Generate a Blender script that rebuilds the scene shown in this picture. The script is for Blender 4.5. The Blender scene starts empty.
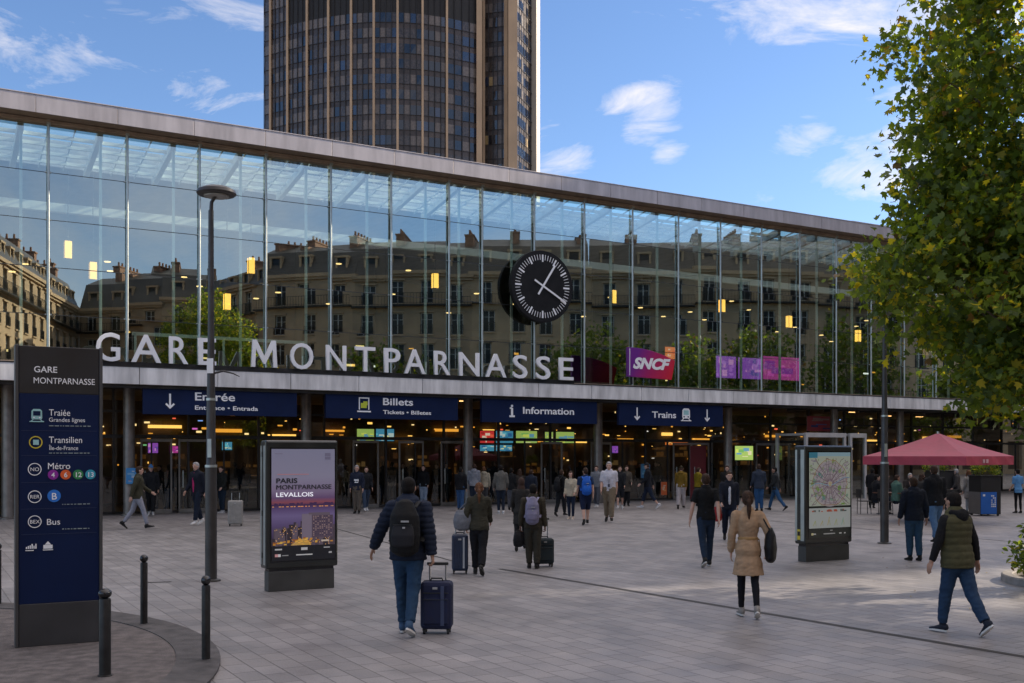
import bpy, bmesh, math, random
import numpy as np
from mathutils import Vector, Matrix, noise
R = math.radians
random.seed(7)
SC = bpy.context.scene
COL = SC.collection

# ------------------------------------------------------------------ camera
F, HC, YH = 1050.0, 2.04, 455.0            # focal length in pixels, eye height, horizon row
cd = bpy.data.cameras.new('Camera'); cam = bpy.data.objects.new('Camera', cd); COL.objects.link(cam)
cam.location = (0, 0, HC); cam.rotation_euler = (R(90), 0, 0)
cd.sensor_width = 36; cd.lens = 36*F/1024; cd.shift_y = (YH-341.5)/1024
cd.clip_start = .1; cd.clip_end = 5000
SC.camera = cam
# ------------------------------------------------------------------ light
SUN_AZ, SUN_EL = R(22), R(24)               # azimuth from +x towards +y
SUN_DIR = Vector((math.cos(SUN_AZ)*math.cos(SUN_EL), math.sin(SUN_AZ)*math.cos(SUN_EL), math.sin(SUN_EL)))
sl = bpy.data.lights.new('Sun', 'SUN'); sl.energy = 4.3; sl.angle = R(.6); sl.color = (1, .86, .68)
so = bpy.data.objects.new('Sun', sl); COL.objects.link(so)
so.rotation_euler = (-SUN_DIR).to_track_quat('-Z', 'Y').to_euler(); so.location = (60, 0, 80)
SC.view_settings.view_transform = 'Standard'; SC.view_settings.look = 'None'
SC.view_settings.gamma = 1; SC.view_settings.use_curve_mapping = False
SC.view_settings.exposure = 0.8
try:
    SC.cycles.max_bounces = 8; SC.cycles.transparent_max_bounces = 16; SC.cycles.glossy_bounces = 3
    SC.cycles.diffuse_bounces = 3; SC.cycles.use_denoising = True; SC.cycles.sample_clamp_indirect = 6
    SC.cycles.caustics_reflective = False; SC.cycles.caustics_refractive = False
except Exception: pass

class NT:
    """small node helper"""
    def __init__(s, tree): s.t = tree; s.n = tree.nodes; s.l = tree.links
    def new(s, ty, **kw):
        n = s.n.new(ty)
        for k, v in kw.items():
            if k.startswith('i_'): n.inputs[k[2:].replace('_', ' ')].default_value = v
            else: setattr(n, k, v)
        return n
    def link(s, a, b): s.l.new(a, b)
    def math(s, op, a, b=None, c=None):
        n = s.n.new('ShaderNodeMath'); n.operation = op
        for i, v in enumerate((a, b, c)):
            if v is None: continue
            if hasattr(v, 'node'): s.l.new(v, n.inputs[i])
            else: n.inputs[i].default_value = v
        return n.outputs[0]
    def mix(s, f, a, b, blend='MIX'):
        n = s.n.new('ShaderNodeMix'); n.data_type = 'RGBA'; n.blend_type = blend
        for sock, v in ((n.inputs['Factor'], f), (n.inputs['A'], a), (n.inputs['B'], b)):
            if False: pass
        cols = [i for i in n.inputs if i.type == 'RGBA']
        for sock, v in ((n.inputs[0], f), (cols[0], a), (cols[1], b)):
            if hasattr(v, 'node'): s.l.new(v, sock)
            else: sock.default_value = v if not isinstance(v, tuple) or len(v) == 4 else (*v, 1)
        return [o for o in n.outputs if o.type == 'RGBA'][0]
    def ramp(s, f, stops):
        n = s.n.new('ShaderNodeValToRGB'); e = n.color_ramp.elements
        while len(e) < len(stops): e.new(.5)
        for el, (p, c) in zip(e, stops):
            el.position = p; el.color = (c, c, c, 1) if not isinstance(c, tuple) else (*c, 1)
        s.l.new(f, n.inputs[0]); return n.outputs[0]
    def noise(s, vec, scale, detail=4, rough=.55, dist=0):
        n = s.n.new('ShaderNodeTexNoise'); n.inputs['Scale'].default_value = scale
        n.inputs['Detail'].default_value = detail; n.inputs['Roughness'].default_value = rough
        n.inputs['Distortion'].default_value = dist
        if vec is not None: s.l.new(vec, n.inputs['Vector'])
        return n.outputs[0]

# world: sky with a few clouds placed by direction
W = bpy.data.worlds.new('World'); SC.world = W; W.use_nodes = True
w = NT(W.node_tree); w.n.clear()
sky = w.new('ShaderNodeTexSky', sky_type='NISHITA', sun_disc=False)
sky.sun_elevation = SUN_EL; sky.sun_rotation = R(90)-SUN_AZ
sky.air_density = 1.0; sky.dust_density = .35; sky.ozone_density = 2.2; sky.altitude = 60
tc = w.new('ShaderNodeTexCoord'); G = tc.outputs['Generated']
def vmap(scale, loc=(0, 0, 0), rot=(0, 0, 0)):
    m = w.new('ShaderNodeMapping'); m.inputs['Scale'].default_value = scale
    m.inputs['Location'].default_value = loc; m.inputs['Rotation'].default_value = rot
    w.link(G, m.inputs['Vector']); return m.outputs[0]
def blob(px, py, rx, rz):
    """soft patch of sky round the direction seen at that point; rx, rz in radians-like units"""
    d = Vector(((px-512)/F, 1, (YH-py)/F)).normalized()
    ax = Vector((d.y, -d.x, 0)).normalized(); az = d.cross(ax); 
    def dot(v):
        n = w.new('ShaderNodeVectorMath', operation='DOT_PRODUCT'); w.link(G, n.inputs[0]); n.inputs[1].default_value = v
        return n.outputs['Value']
    a = w.math('DIVIDE', dot(ax), rx); b = w.math('DIVIDE', dot(az), rz)
    r = w.math('ADD', w.math('MULTIPLY', a, a), w.math('MULTIPLY', b, b))
    f = w.math('MULTIPLY_ADD', dot(d), 1, 0); f = w.math('GREATER_THAN', f, 0)
    return w.math('MULTIPLY', w.math('SUBTRACT', 1, w.math('MINIMUM', r, 1)), f)
n1 = w.noise(vmap((8, 8, 24), rot=(0, .12, 0)), 1.0, 10, .64, .7)
n2 = w.noise(vmap((2.2, 2.2, 3.5), (3, 1, 0), (.2, .25, 0)), 1.5, 9, .58, .3)
mask = None
for (px, py, rx, rz, k) in ((650, 112, .055, .04, .86), (672, 150, .03, .024, .66), (800, 140, .055, .034, .84), (858, 172, .075, .042, .84),
        (560, 152, .05, .035, .62), (760, 180, .05, .03, .62), (900, 10, .26, .05, .78), (760, -2, .14, .035, .72), (20, 45, .24, .05, .52),
        (200, 25, .2, .04, .5), (930, 130, .07, .08, .8), (-100, 120, .15, .1, .6), (1100, 60, .1, .1, .8)):
    b = w.math('MULTIPLY', blob(px, py, rx, rz), k)
    mask = b if mask is None else w.math('MAXIMUM', mask, b)
cl = w.math('ADD', w.math('MULTIPLY', mask, .82), w.math('MULTIPLY', w.math('SUBTRACT', n1, .715), 1.75))
cl = w.math('MULTIPLY', cl, 1.75); cl = w.math('MINIMUM', w.math('MAXIMUM', cl, 0), 1)
# broken cloud elsewhere in the sky (overhead and behind), thinner towards the north
dn = w.new('ShaderNodeVectorMath', operation='DOT_PRODUCT'); w.link(G, dn.inputs[0]); dn.inputs[1].default_value = (.45, -.85, .25)
far = w.math('MULTIPLY', w.math('MINIMUM', w.math('MAXIMUM', w.math('MULTIPLY', w.math('SUBTRACT', dn.outputs['Value'], .1), 1.2), 0), 1),
             w.math('MINIMUM', w.math('MAXIMUM', w.math('MULTIPLY', w.math('SUBTRACT', n2, .42), 4), 0), 1))
cl = w.math('MAXIMUM', cl, w.math('MULTIPLY', far, .6))
# bright cloud bank added overhead, out of view, to light the plaza
sz = w.new('ShaderNodeSeparateXYZ'); w.link(G, sz.inputs[0])
up = w.math('MULTIPLY', w.math('SUBTRACT', sz.outputs['Z'], .50), 5); up = w.math('MINIMUM', w.math('MAXIMUM', up, 0), 1)
up = w.math('MULTIPLY', up, w.math('MINIMUM', w.math('MAXIMUM', w.math('MULTIPLY', w.math('SUBTRACT', n2, .26), 4.5), .25), 1))

hs = w.new('ShaderNodeHueSaturation'); hs.inputs['Saturation'].default_value = 1.05; w.link(w.mix(1.0, sky.outputs[0], (.96, 1.0, 1.15), 'MULTIPLY'), hs.inputs['Color'])
ds = w.new('ShaderNodeVectorMath', operation='DOT_PRODUCT'); w.link(G, ds.inputs[0]); ds.inputs[1].default_value = SUN_DIR
kb = w.math('MULTIPLY_ADD', w.math('MAXIMUM', w.math('ADD', ds.outputs['Value'], .1), 0), 1.15, .42)  # added bank grows brighter towards the sun, giving its light a direction
lit = w.mix(1.0, (9.0, 8.1, 7.8, 1), kb, 'MULTIPLY')
colr = w.mix(up, w.mix(cl, hs.outputs[0], (6.6, 6.2, 6.1)), lit)
bg = w.new('ShaderNodeBackground'); bg.inputs['Strength'].default_value = .1; w.link(colr, bg.inputs['Color'])
wo = w.new('ShaderNodeOutputWorld'); w.link(bg.outputs[0], wo.inputs[0])

# ------------------------------------------------------------------ materials
MATS = {}
def mat(name, col, rough=.6, metal=0, var=.12, vscale=3.0, bump=0, bscale=40, spec=.5, emit=0, coat=0, stretch=None):
    if name in MATS: return MATS[name]
    m = bpy.data.materials.new(name); m.use_nodes = True
    t = NT(m.node_tree); b = t.n['Principled BSDF']
    b.inputs['Roughness'].default_value = rough; b.inputs['Metallic'].default_value = metal
    b.inputs['Specular IOR Level'].default_value = spec
    if coat: b.inputs['Coat Weight'].default_value = coat
    c = t.new('ShaderNodeTexCoord'); vec = c.outputs['Object']
    if stretch:
        mp = t.new('ShaderNodeMapping'); mp.inputs['Scale'].default_value = stretch; t.link(vec, mp.inputs[0]); vec = mp.outputs[0]
    nz = t.noise(vec, vscale, 5)
    lo = tuple(max(0, x*(1-var*1.6)) for x in col); hi = tuple(min(1, x*(1+var*1.2)) for x in col)
    cc = t.mix(t.ramp(nz, [(.3, 0.), (.7, 1.)]), (*lo, 1), (*hi, 1))
    t.link(cc, b.inputs['Base Color'])
    if not metal:
        rr = t.math('MULTIPLY_ADD', nz, .25, rough-.12); t.link(rr, b.inputs['Roughness'])
    if emit:
        t.link(cc, b.inputs['Emission Color']); b.inputs['Emission Strength'].default_value = emit
    if bump:
        bn = t.new('ShaderNodeBump'); bn.inputs['Strength'].default_value = bump; bn.inputs['Distance'].default_value = .02
        t.link(t.noise(vec, bscale, 6), bn.inputs['Height']); t.link(bn.outputs[0], b.inputs['Normal'])
    MATS[name] = m; return m
def glow(name, col, s):
    if name in MATS: return MATS[name]
    m = bpy.data.materials.new(name); m.use_nodes = True
    b = m.node_tree.nodes['Principled BSDF']; b.inputs['Base Color'].default_value = (*[min(1, c) for c in col], 1)
    b.inputs['Emission Color'].default_value = (*col, 1); b.inputs['Emission Strength'].default_value = s
    b.inputs['Roughness'].default_value = .4
    MATS[name] = m; return m
def print_mat(name, s=0., rough=.35):
    """printed or screen artwork: colours stored per face"""
    if name in MATS: return MATS[name]
    m = bpy.data.materials.new(name); m.use_nodes = True; t = NT(m.node_tree)
    b = t.n['Principled BSDF']; a = t.new('ShaderNodeVertexColor', layer_name='print')
    t.link(a.outputs[0], b.inputs['Base Color']); b.inputs['Roughness'].default_value = rough
    if s: t.link(a.outputs[0], b.inputs['Emission Color']); b.inputs['Emission Strength'].default_value = s
    MATS[name] = m; return m
def glass(name, refl, tint, rough=0.0, edge=.5, rcol=(.93, .97, .97)):
    if name in MATS: return MATS[name]
    m = bpy.data.materials.new(name); m.use_nodes = True; t = NT(m.node_tree); t.n.clear()
    tr = t.new('ShaderNodeBsdfTransparent'); tr.inputs[0].default_value = (*tint, 1)
    gl = t.new('ShaderNodeBsdfGlossy'); gl.inputs['Roughness'].default_value = rough; gl.inputs['Color'].default_value = (*rcol, 1)
    lw = t.new('ShaderNodeLayerWeight'); lw.inputs['Blend'].default_value = .22
    f = t.math('MINIMUM', t.math('MULTIPLY_ADD', lw.outputs['Fresnel'], edge, refl), 1)
    mx = t.new('ShaderNodeMixShader'); t.link(f, mx.inputs[0]); t.link(tr.outputs[0], mx.inputs[1]); t.link(gl.outputs[0], mx.inputs[2])
    o = t.new('ShaderNodeOutputMaterial'); t.link(mx.outputs[0], o.inputs[0])
    MATS[name] = m; return m

def t_stretch(t, vec, sc):
    mp = t.new('ShaderNodeMapping'); mp.inputs['Scale'].default_value = sc; t.link(vec, mp.inputs[0]); return mp.outputs[0]
def paving():
    m = bpy.data.materials.new('granite_paving'); m.use_nodes = True; t = NT(m.node_tree); b = t.n['Principled BSDF']
    c = t.new('ShaderNodeTexCoord'); mp = t.new('ShaderNodeMapping'); mp.inputs['Rotation'].default_value = (0, 0, R(-119.7))
    t.link(c.outputs['Object'], mp.inputs[0]); v = mp.outputs[0]
    br = t.new('ShaderNodeTexBrick'); t.link(v, br.inputs['Vector'])
    br.inputs['Scale'].default_value = 1; br.inputs['Brick Width'].default_value = .40; br.inputs['Row Height'].default_value = .235
    br.inputs['Mortar Size'].default_value = .006; br.inputs['Mortar Smooth'].default_value = .2; br.inputs['Bias'].default_value = -.1
    br.inputs['Color1'].default_value = (.215, .203, .203, 1); br.inputs['Color2'].default_value = (.285, .268, .267, 1)
    br.inputs['Mortar'].default_value = (.085, .076, .075, 1)
    big = t.noise(c.outputs['Object'], .16, 5, .6); mid = t.noise(c.outputs['Object'], 1.3, 6, .65); fine = t.noise(c.outputs['Object'], 55, 4, .6)
    wear = t.noise(t_stretch(t, v, (.25, 1.4, 1)), .8, 6, .65)
    k = t.math('ADD', t.math('ADD', t.math('ADD', t.math('MULTIPLY', big, .55), t.math('MULTIPLY', mid, .3)), t.math('MULTIPLY', fine, .42)), t.math('MULTIPLY', wear, .35))
    k = t.ramp(k, [(.58, .56), (1.0, 1.28)])
    col = t.mix(1.0, br.outputs[0], k, 'MULTIPLY')
    # scattered dark spots (old chewing gum, drips)
    vo = t.new('ShaderNodeTexVoronoi'); vo.inputs['Scale'].default_value = 1.7; t.link(c.outputs['Object'], vo.inputs['Vector'])
    sp = t.ramp(vo.outputs['Distance'], [(.035, .72), (.06, 1.)]); col = t.mix(1.0, col, sp, 'MULTIPLY')
    t.link(col, b.inputs['Base Color'])
    t.link(t.ramp(mid, [(.3, .34), (.75, .66)]), b.inputs['Roughness'])
    bp = t.new('ShaderNodeBump'); bp.inputs['Strength'].default_value = .35; bp.inputs['Distance'].default_value = .01
    h = t.math('ADD', t.math('MULTIPLY', fine, .35), t.math('MULTIPLY', br.outputs['Fac'], -1.0)); t.link(h, bp.inputs['Height'])
    t.link(bp.outputs[0], b.inputs['Normal']); return m

# ------------------------------------------------------------------ mesh helpers
class MB:
    def __init__(s): s.v = []; s.f = []; s.m = []; s.c = []; s.cur = 0; s.col = None; s.smooth_from = None
    def add(s, vs, fs, M=None):
        o = len(s.v)
        s.v += [tuple(M @ Vector(p)) for p in vs] if M is not None else [tuple(p) for p in vs]
        for f in fs: s.f.append([o+i for i in f]); s.m.append(s.cur); s.c.append(s.col)
    def box(s, x0, x1, y0, y1, z0, z1, M=None):
        s.add([(x0,y0,z0),(x1,y0,z0),(x1,y1,z0),(x0,y1,z0),(x0,y0,z1),(x1,y0,z1),(x1,y1,z1),(x0,y1,z1)],
              [(0,3,2,1),(4,5,6,7),(0,1,5,4),(1,2,6,5),(2,3,7,6),(3,0,4,7)], M)
    def quad(s, a, b, c, d, M=None): s.add([a, b, c, d], [(0,1,2,3)], M)
    def xz(s, x0, x1, z0, z1, y): s.quad((x0,y,z0),(x1,y,z0),(x1,y,z1),(x0,y,z1))
    def prism(s, pts, d0, d1, axis='y', M=None):
        """outline in the other two axes, pushed from d0 to d1"""
        n = len(pts)
        def P(p, d): return (p[0], d, p[1]) if axis == 'y' else ((p[0], p[1], d) if axis == 'z' else (d, p[0], p[1]))
        vs = [P(p, d0) for p in pts]+[P(p, d1) for p in pts]
        fs = [tuple(range(n)), tuple(range(2*n-1, n-1, -1))]+[(i, i+n, (i+1) % n+n, (i+1) % n) for i in range(n)]
        s.add(vs, fs, M)
    def cyl(s, p0, p1, r0, r1=None, n=12, M=None, caps=True):
        r1 = r0 if r1 is None else r1
        p0, p1 = Vector(p0), Vector(p1); d = (p1-p0).normalized()
        a = d.orthogonal().normalized(); b = d.cross(a); vs = []
        for p, r in ((p0, r0), (p1, r1)):
            for i in range(n):
                t = 2*math.pi*i/n; vs.append(p+(a*math.cos(t)+b*math.sin(t))*r)
        fs = [(i, (i+1) % n, (i+1) % n+n, i+n) for i in range(n)]
        if caps: fs += [tuple(range(n-1, -1, -1)), tuple(range(n, 2*n))]
        s.add(vs, fs, M)
    def lathe(s, prof, n=20, M=None, c=(0, 0, 0)):
        """profile of (r, z) turned about z; ends closed"""
        vs = []; fs = []
        for r, z in prof:
            for i in range(n):
                t = 2*math.pi*i/n; vs.append((c[0]+r*math.cos(t), c[1]+r*math.sin(t), c[2]+z))
        for k in range(len(prof)-1):
            for i in range(n): fs.append((k*n+i, k*n+(i+1) % n, (k+1)*n+(i+1) % n, (k+1)*n+i))
        fs.append(tuple(range(n-1, -1, -1))); fs.append(tuple((len(prof)-1)*n+i for i in range(n)))
        s.add(vs, fs, M)
    def tube(s, pts, rad, n=8, flat0=False, flat1=False, side=None, M=None):
        """loft through points; rad items are r or (a, b): a along side, b across"""
        pts = [Vector(p) for p in pts]; rad = [r if isinstance(r, tuple) else (r, r) for r in rad]
        rings = []
        N = len(pts); ref = Vector(side) if side is not None else None
        prev = None
        for i in range(N):
            d = (pts[min(i+1, N-1)]-pts[max(i-1, 0)]).normalized()
            if ref is not None: a = (ref-d*ref.dot(d))
            elif prev is not None: a = prev-d*prev.dot(d)
            else: a = d.orthogonal()
            a.normalize(); prev = a; b = d.cross(a)
            rings.append((pts[i], a, b, rad[i], d))
        full = []
        p, a, b, r, d = rings[0]
        if not flat0:
            for k in (.3, .75): full.append((p-d*min(r)*math.cos(math.pi/2*k), a, b, (r[0]*math.sin(math.pi/2*k), r[1]*math.sin(math.pi/2*k))))
        full += [(p, a, b, r) for p, a, b, r, d in rings]
        p, a, b, r, d = rings[-1]
        if not flat1:
            for k in (.75, .3): full.append((p+d*min(r)*math.cos(math.pi/2*k), a, b, (r[0]*math.sin(math.pi/2*k), r[1]*math.sin(math.pi/2*k))))
        vs = []
        for p, a, b, r in full:
            for i in range(n):
                t = 2*math.pi*i/n; vs.append(p+a*math.cos(t)*r[0]+b*math.sin(t)*r[1])
        K = len(full)
        fs = [(k*n+i, k*n+(i+1) % n, (k+1)*n+(i+1) % n, (k+1)*n+i) for k in range(K-1) for i in range(n)]
        fs += [tuple(range(n-1, -1, -1)), tuple((K-1)*n+i for i in range(n))]
        s.add(vs, fs, M)
    def ball(s, c, r, n=12, m=8, M=None):
        r = r if isinstance(r, tuple) else (r, r, r); vs = []; fs = []
        for j in range(1, m):
            ph = math.pi*j/m
            for i in range(n):
                t = 2*math.pi*i/n
                vs.append((c[0]+r[0]*math.sin(ph)*math.cos(t), c[1]+r[1]*math.sin(ph)*math.sin(t), c[2]-r[2]*math.cos(ph)))
        b = len(vs); vs += [(c[0], c[1], c[2]-r[2]), (c[0], c[1], c[2]+r[2])]
        for j in range(m-2):
            for i in range(n): fs.append((j*n+i, j*n+(i+1) % n, (j+1)*n+(i+1) % n, (j+1)*n+i))
        for i in range(n): fs.append((b, (i+1) % n, i)); fs.append((b+1, (m-2)*n+i, (m-2)*n+(i+1) % n))
        s.add(vs, fs, M)
    def mesh(s, name, mats, smooth=False, recalc=True):
        me = bpy.data.meshes.new(name); me.from_pydata(s.v, [], s.f)
        if mats is not None:
            for m in (mats if isinstance(mats, (list, tuple)) else [mats]): me.materials.append(m)
        me.polygons.foreach_set('material_index', s.m)
        if any(c is not None for c in s.c):
            at = me.color_attributes.new('print', 'FLOAT_COLOR', 'CORNER')
            buf = np.ones((len(me.loops), 4), 'f')
            for p, c in zip(me.polygons, s.c):
                buf[p.loop_start:p.loop_start+p.loop_total, :3] = c or (1, 1, 1)
            at.data.foreach_set('color', buf.ravel())
        elif recalc:
            bm = bmesh.new(); bm.from_mesh(me); bmesh.ops.recalc_face_normals(bm, faces=bm.faces); bm.to_mesh(me); bm.free()
        if smooth: me.polygons.foreach_set('use_smooth', [True]*len(me.polygons))
        me.update(); return me
    def build(s, name, mats, parent=None, smooth=False, bevel=0, angle=None, recalc=True):
        o = bpy.data.objects.new(name, s.mesh(name, mats, smooth, recalc)); COL.objects.link(o)
        if parent: o.parent = parent
        if bevel:
            b = o.modifiers.new('bevel', 'BEVEL'); b.width = bevel; b.segments = 2; b.limit_method = 'ANGLE'; b.angle_limit = R(40)
        if angle:
            o.data.polygons.foreach_set('use_smooth', [True]*len(o.data.polygons))
            try: o.data.set_sharp_from_angle(angle=R(angle))
            except Exception: pass
        return o
def smooth_by_angle(me, ang=35):
    me.polygons.foreach_set('use_smooth', [True]*len(me.polygons))
    me.set_sharp_from_angle(angle=R(ang))
def tag(o, label=None, cat=None, group=None, kind=None):
    if label: o['label'] = label
    if cat: o['category'] = cat
    if group: o['group'] = group
    if kind: o['kind'] = kind
    return o
def thing(name, label, cat, loc=(0, 0, 0), rz=0, group=None):
    o = bpy.data.objects.new(name, None); COL.objects.link(o); o.empty_display_size = .2
    o.location = loc; o.rotation_euler = (0, 0, rz); return tag(o, label, cat, group)
def inst(src, parent=None, loc=None, rz=None):
    c = src.copy(); COL.objects.link(c)
    if parent is not None: c.parent = parent
    if loc is not None: c.location = loc
    if rz is not None: c.rotation_euler = (0, 0, rz)
    return c
def kids(o): return [c for c in list(bpy.data.objects) if c.parent == o]
def copy_tree(o, parent=None):
    c = o.copy(); COL.objects.link(c)
    if parent: c.parent = parent
    for k in list(o.children): copy_tree(k, c)
    return c
def evaluated(ob):
    dg = bpy.context.evaluated_depsgraph_get(); me = bpy.data.meshes.new_from_object(ob.evaluated_get(dg)); return me
def text(s, size, mat_, name, parent, loc, ext=.004, bold=0., align='LEFT', shear=0., fitw=None, rot=None, track=1.0):
    """flat or raised lettering in the x-z plane facing -y; size is the cap height"""
    cu = bpy.data.curves.new('t', 'FONT'); cu.body = s; cu.size = size/.72; cu.extrude = ext; cu.offset = bold
    cu.align_x = align; cu.shear = shear; cu.space_character = track; cu.resolution_u = 4
    ob = bpy.data.objects.new('t', cu); COL.objects.link(ob); bpy.context.view_layer.update()
    me = evaluated(ob); bpy.data.objects.remove(ob); bpy.data.curves.remove(cu)
    xs = [v.co.x for v in me.vertices]
    k = 1
    if fitw and xs: k = fitw/(max(xs)-min(xs))
    x0 = min(xs) if (fitw and align == 'LEFT' and xs) else 0
    for v in me.vertices: v.co = Vector(((v.co.x-x0)*k, -v.co.z, v.co.y))
    me.materials.clear(); me.materials.append(mat_)
    o = bpy.data.objects.new(name, me); COL.objects.link(o)
    if parent: o.parent = parent
    o.location = loc
    if rot: o.rotation_euler = rot
    return o

# ------------------------------------------------------------------ picture-to-place helpers
FA = math.atan2(.496, .868)
D = Vector((math.cos(FA), math.sin(FA), 0)); NN = Vector((math.sin(FA), -math.cos(FA), 0)); P0 = Vector((-16.6, 34, 0))
def gp(px, py):
    y = F*HC/(py-YH); return Vector(((px-512)/F*y, y, 0))
def upx(px, n=0):
    r = (px-512)/F
    return (r*(P0.y+NN.y*n)-(P0.x+NN.x*n))/(D.x-D.y*r)
def zpx(px, py, n=0):
    u = upx(px, n); y = P0.y+D.y*u+NN.y*n; return HC+(YH-py)/F*y
def wp(u, n, z=0): 
    p = P0+D*u+NN*n; return Vector((p.x, p.y, z))
def mirror_real(px, y):
    """the place whose reflection in the station glass is seen at column px and depth y"""
    v = Vector(((px-512)/F*y, y, 0)); return v-2*((v-P0).dot(NN))*NN
# ------------------------------------------------------------------ ground
PAV = paving()
g = MB(); g.quad((-700,-500,0),(700,-500,0),(700,900,0),(-700,900,0))
o = g.build('plaza', PAV); tag(o, kind='structure')
ASPH = mat('dark_asphalt', (.125, .108, .103), .85, var=.28, vscale=7, bump=.7, bscale=70)
KERBM = mat('dark_kerb_stone', (.070, .064, .064), .7, var=.35, vscale=5, bump=.3, bscale=60)
def arc(cx, cy, rx, ry, a0, a1, n): return [(cx+rx*math.cos(R(a0+(a1-a0)*i/n)), cy+ry*math.sin(R(a0+(a1-a0)*i/n))) for i in range(n+1)]
ic = (-8.3, 8.9)
outer = arc(*ic, 5.62, 5.6, -90, 110, 60); inner = arc(*ic, 5.20, 5.15, -90, 110, 60)
m = MB(); m.prism(inner+[(-30, 14.3), (-30, 3)], -.05, .02, 'z'); tag(m.build('asphalt_island', ASPH), kind='structure')
m = MB()
for i in range(60):
    a, b, c, d = inner[i], inner[i+1], outer[i+1], outer[i]
    m.add([(*a, .004), (*b, .004), (*c, .004), (*d, .004), (*a, .03), (*b, .03), (*c, .028), (*d, .028)],
          [(0,1,2,3),(4,5,6,7),(0,1,5,4),(1,2,6,5),(2,3,7,6),(3,0,4,7)])
a, b = inner[60], outer[60]
m.box(-30, a[0], b[1]-.42, b[1], .004, .03); tag(m.build('kerb', KERBM), kind='structure')
SLOT = mat('drain_iron', (.03, .028, .027), .7, var=.3)
m = MB()
for (pa, pb, wd) in (((500, 569), (1060, 663), .055), ((330, 527), (470, 566), .03), ((770, 521), (1050, 545), .03)):
    A, B = gp(*pa), gp(*pb); d = (B-A).normalized(); q = Vector((-d.y, d.x, 0))*wd
    m.quad(*(Vector((p.x, p.y, .004)) for p in (A-q, B-q, B+q, A+q)))
tag(m.build('drain_channel', SLOT), kind='structure')
m = MB(); A = gp(165, 583)
m.quad((A.x-.35, A.y-.03, .004), (A.x+.05, A.y+.1, .004), (A.x+.05, A.y+.2, .004), (A.x-.35, A.y+.07, .004)); tag(m.build('drain_grate', SLOT), kind='structure')

# ------------------------------------------------------------------ station
U0, U1 = -14.0, 66.0
STEEL = mat('brushed_steel', (.46, .50, .48), .36, .6, var=.1)
DSTEEL = mat('dark_bronze_metal', (.035, .033, .032), .42, .5, var=.25)
FASC = mat('roof_fascia_aluminium', (.50, .455, .45), .42, .25, var=.13, vscale=1.2, stretch=(2.2, 1, .35))
CANF = mat('canopy_zinc_panel', (.70, .69, .68), .45, .05, var=.2, vscale=1.3, stretch=(2.5, 1, .4))
TAN = mat('tan_render', (.36, .28, .21), .7, var=.15)
SILL = mat('sill_stone', (.33, .27, .215), .75, var=.2)
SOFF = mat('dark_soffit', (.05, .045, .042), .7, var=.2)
FIN = mat('pale_green_fin', (.80, .88, .82), .35, .1, var=.08)
WBEAM = mat('white_beam', (.78, .80, .80), .5, var=.05)
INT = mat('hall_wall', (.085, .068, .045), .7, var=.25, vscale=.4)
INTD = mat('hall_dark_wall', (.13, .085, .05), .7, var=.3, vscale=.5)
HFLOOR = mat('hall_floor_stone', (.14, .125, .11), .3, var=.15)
RAILM = mat('joint_dark', (.04, .045, .045), .5, var=.1)
GLASS = glass('curtain_glass', .40, (.72, .86, .78), 0, .55, (.86, .96, .92))
DGLASS = glass('door_glass', .07, (.72, .74, .70), 0, .5)
SKYL = glass('skylight_glass', .04, (.86, .94, .94), 0, .2)
ST = thing('railway_station', 'long railway station with a tall glass front above a metal canopy and dark doors', 'station', P0, FA)
mull = []
u = 1.45
while u > U0+.5: u -= 2.48; mull.append(u)
mull = mull[::-1]
mull += [1.45, 3.93, 6.36, 8.74, 11.22, 13.67, 16.17, 17.67, 20.14, 22.65, 25.2, 27.77, 30.25, 32.8]
u = 32.8
while u < U1-2.6: u += 2.5; mull.append(u)
ZS, ZT = 5.12, 12.95
# roof
def part(mb, name, m_, parent=ST, **k): return mb.build(name, m_, parent, **k)
m = MB(); m.box(U0, U1, -.82, .5, 13.20, 13.58); m.box(U0, U1, 3.96, 22, 12.6, 13.58)
roof = part(m, 'roof', FASC)
m = MB()
u = U0
while u < U1: m.box(u+.006, min(u+2.49, U1), -.86, -.822, 13.06, 13.62); u += 2.5
m.box(U0, U1, -.88, -.7, 13.625, 13.66); part(m, 'roof_fascia', FASC, roof, bevel=.006)
m = MB(); m.box(U0, U1, -.81, -.06, 13.10, 13.19); part(m, 'soffit', TAN, roof)
m = MB(); m.box(U0, U1, -.14, .16, ZT, 13.095); m.box(U0, U1, -.2, -.143, ZT+.06, ZT+.12); part(m, 'head_beam', TAN)
m = MB(); m.box(upx(852, -7), 66, 7, 20, 13.59, 15.9); m.box(upx(852, -7)-.2, 66, 6.8, 20, 15.9, 16.1); part(m, 'rooftop_plant_room', FASC)
# skylight
for i, u in enumerate(mull):
    m = MB(); m.prism([(.5, 12.84), (3.95, 12.3), (3.95, 12.58), (.5, 13.15)], u-.78-.09, u-.78+.09, 'x'); part(m, 'skylight_beam', WBEAM)
m = MB()
for k in range(1, 5):
    y = .5+k*.7; z = 12.99-k*.115; m.box(U0, U1, y-.035, y+.035, z, z+.12)
u = U0+.6
while u < U1: m.prism([(.5, 13.09), (3.95, 12.5), (3.95, 12.56), (.5, 13.14)], u-.02, u+.02, 'x'); u += .83
part(m, 'skylight_frame', WBEAM)
m = MB(); m.quad((U0, .5, 13.17), (U1, .5, 13.17), (U1, 3.95, 12.6), (U0, 3.95, 12.6)); part(m, 'skylight_pane', SKYL)
m = MB(); zb_ = zpx(600, 266, -4.0); m.box(U0, U1, 4.0, 4.25, zb_-.16, zb_+.16); part(m, 'skylight_edge_beam', WBEAM)
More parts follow.
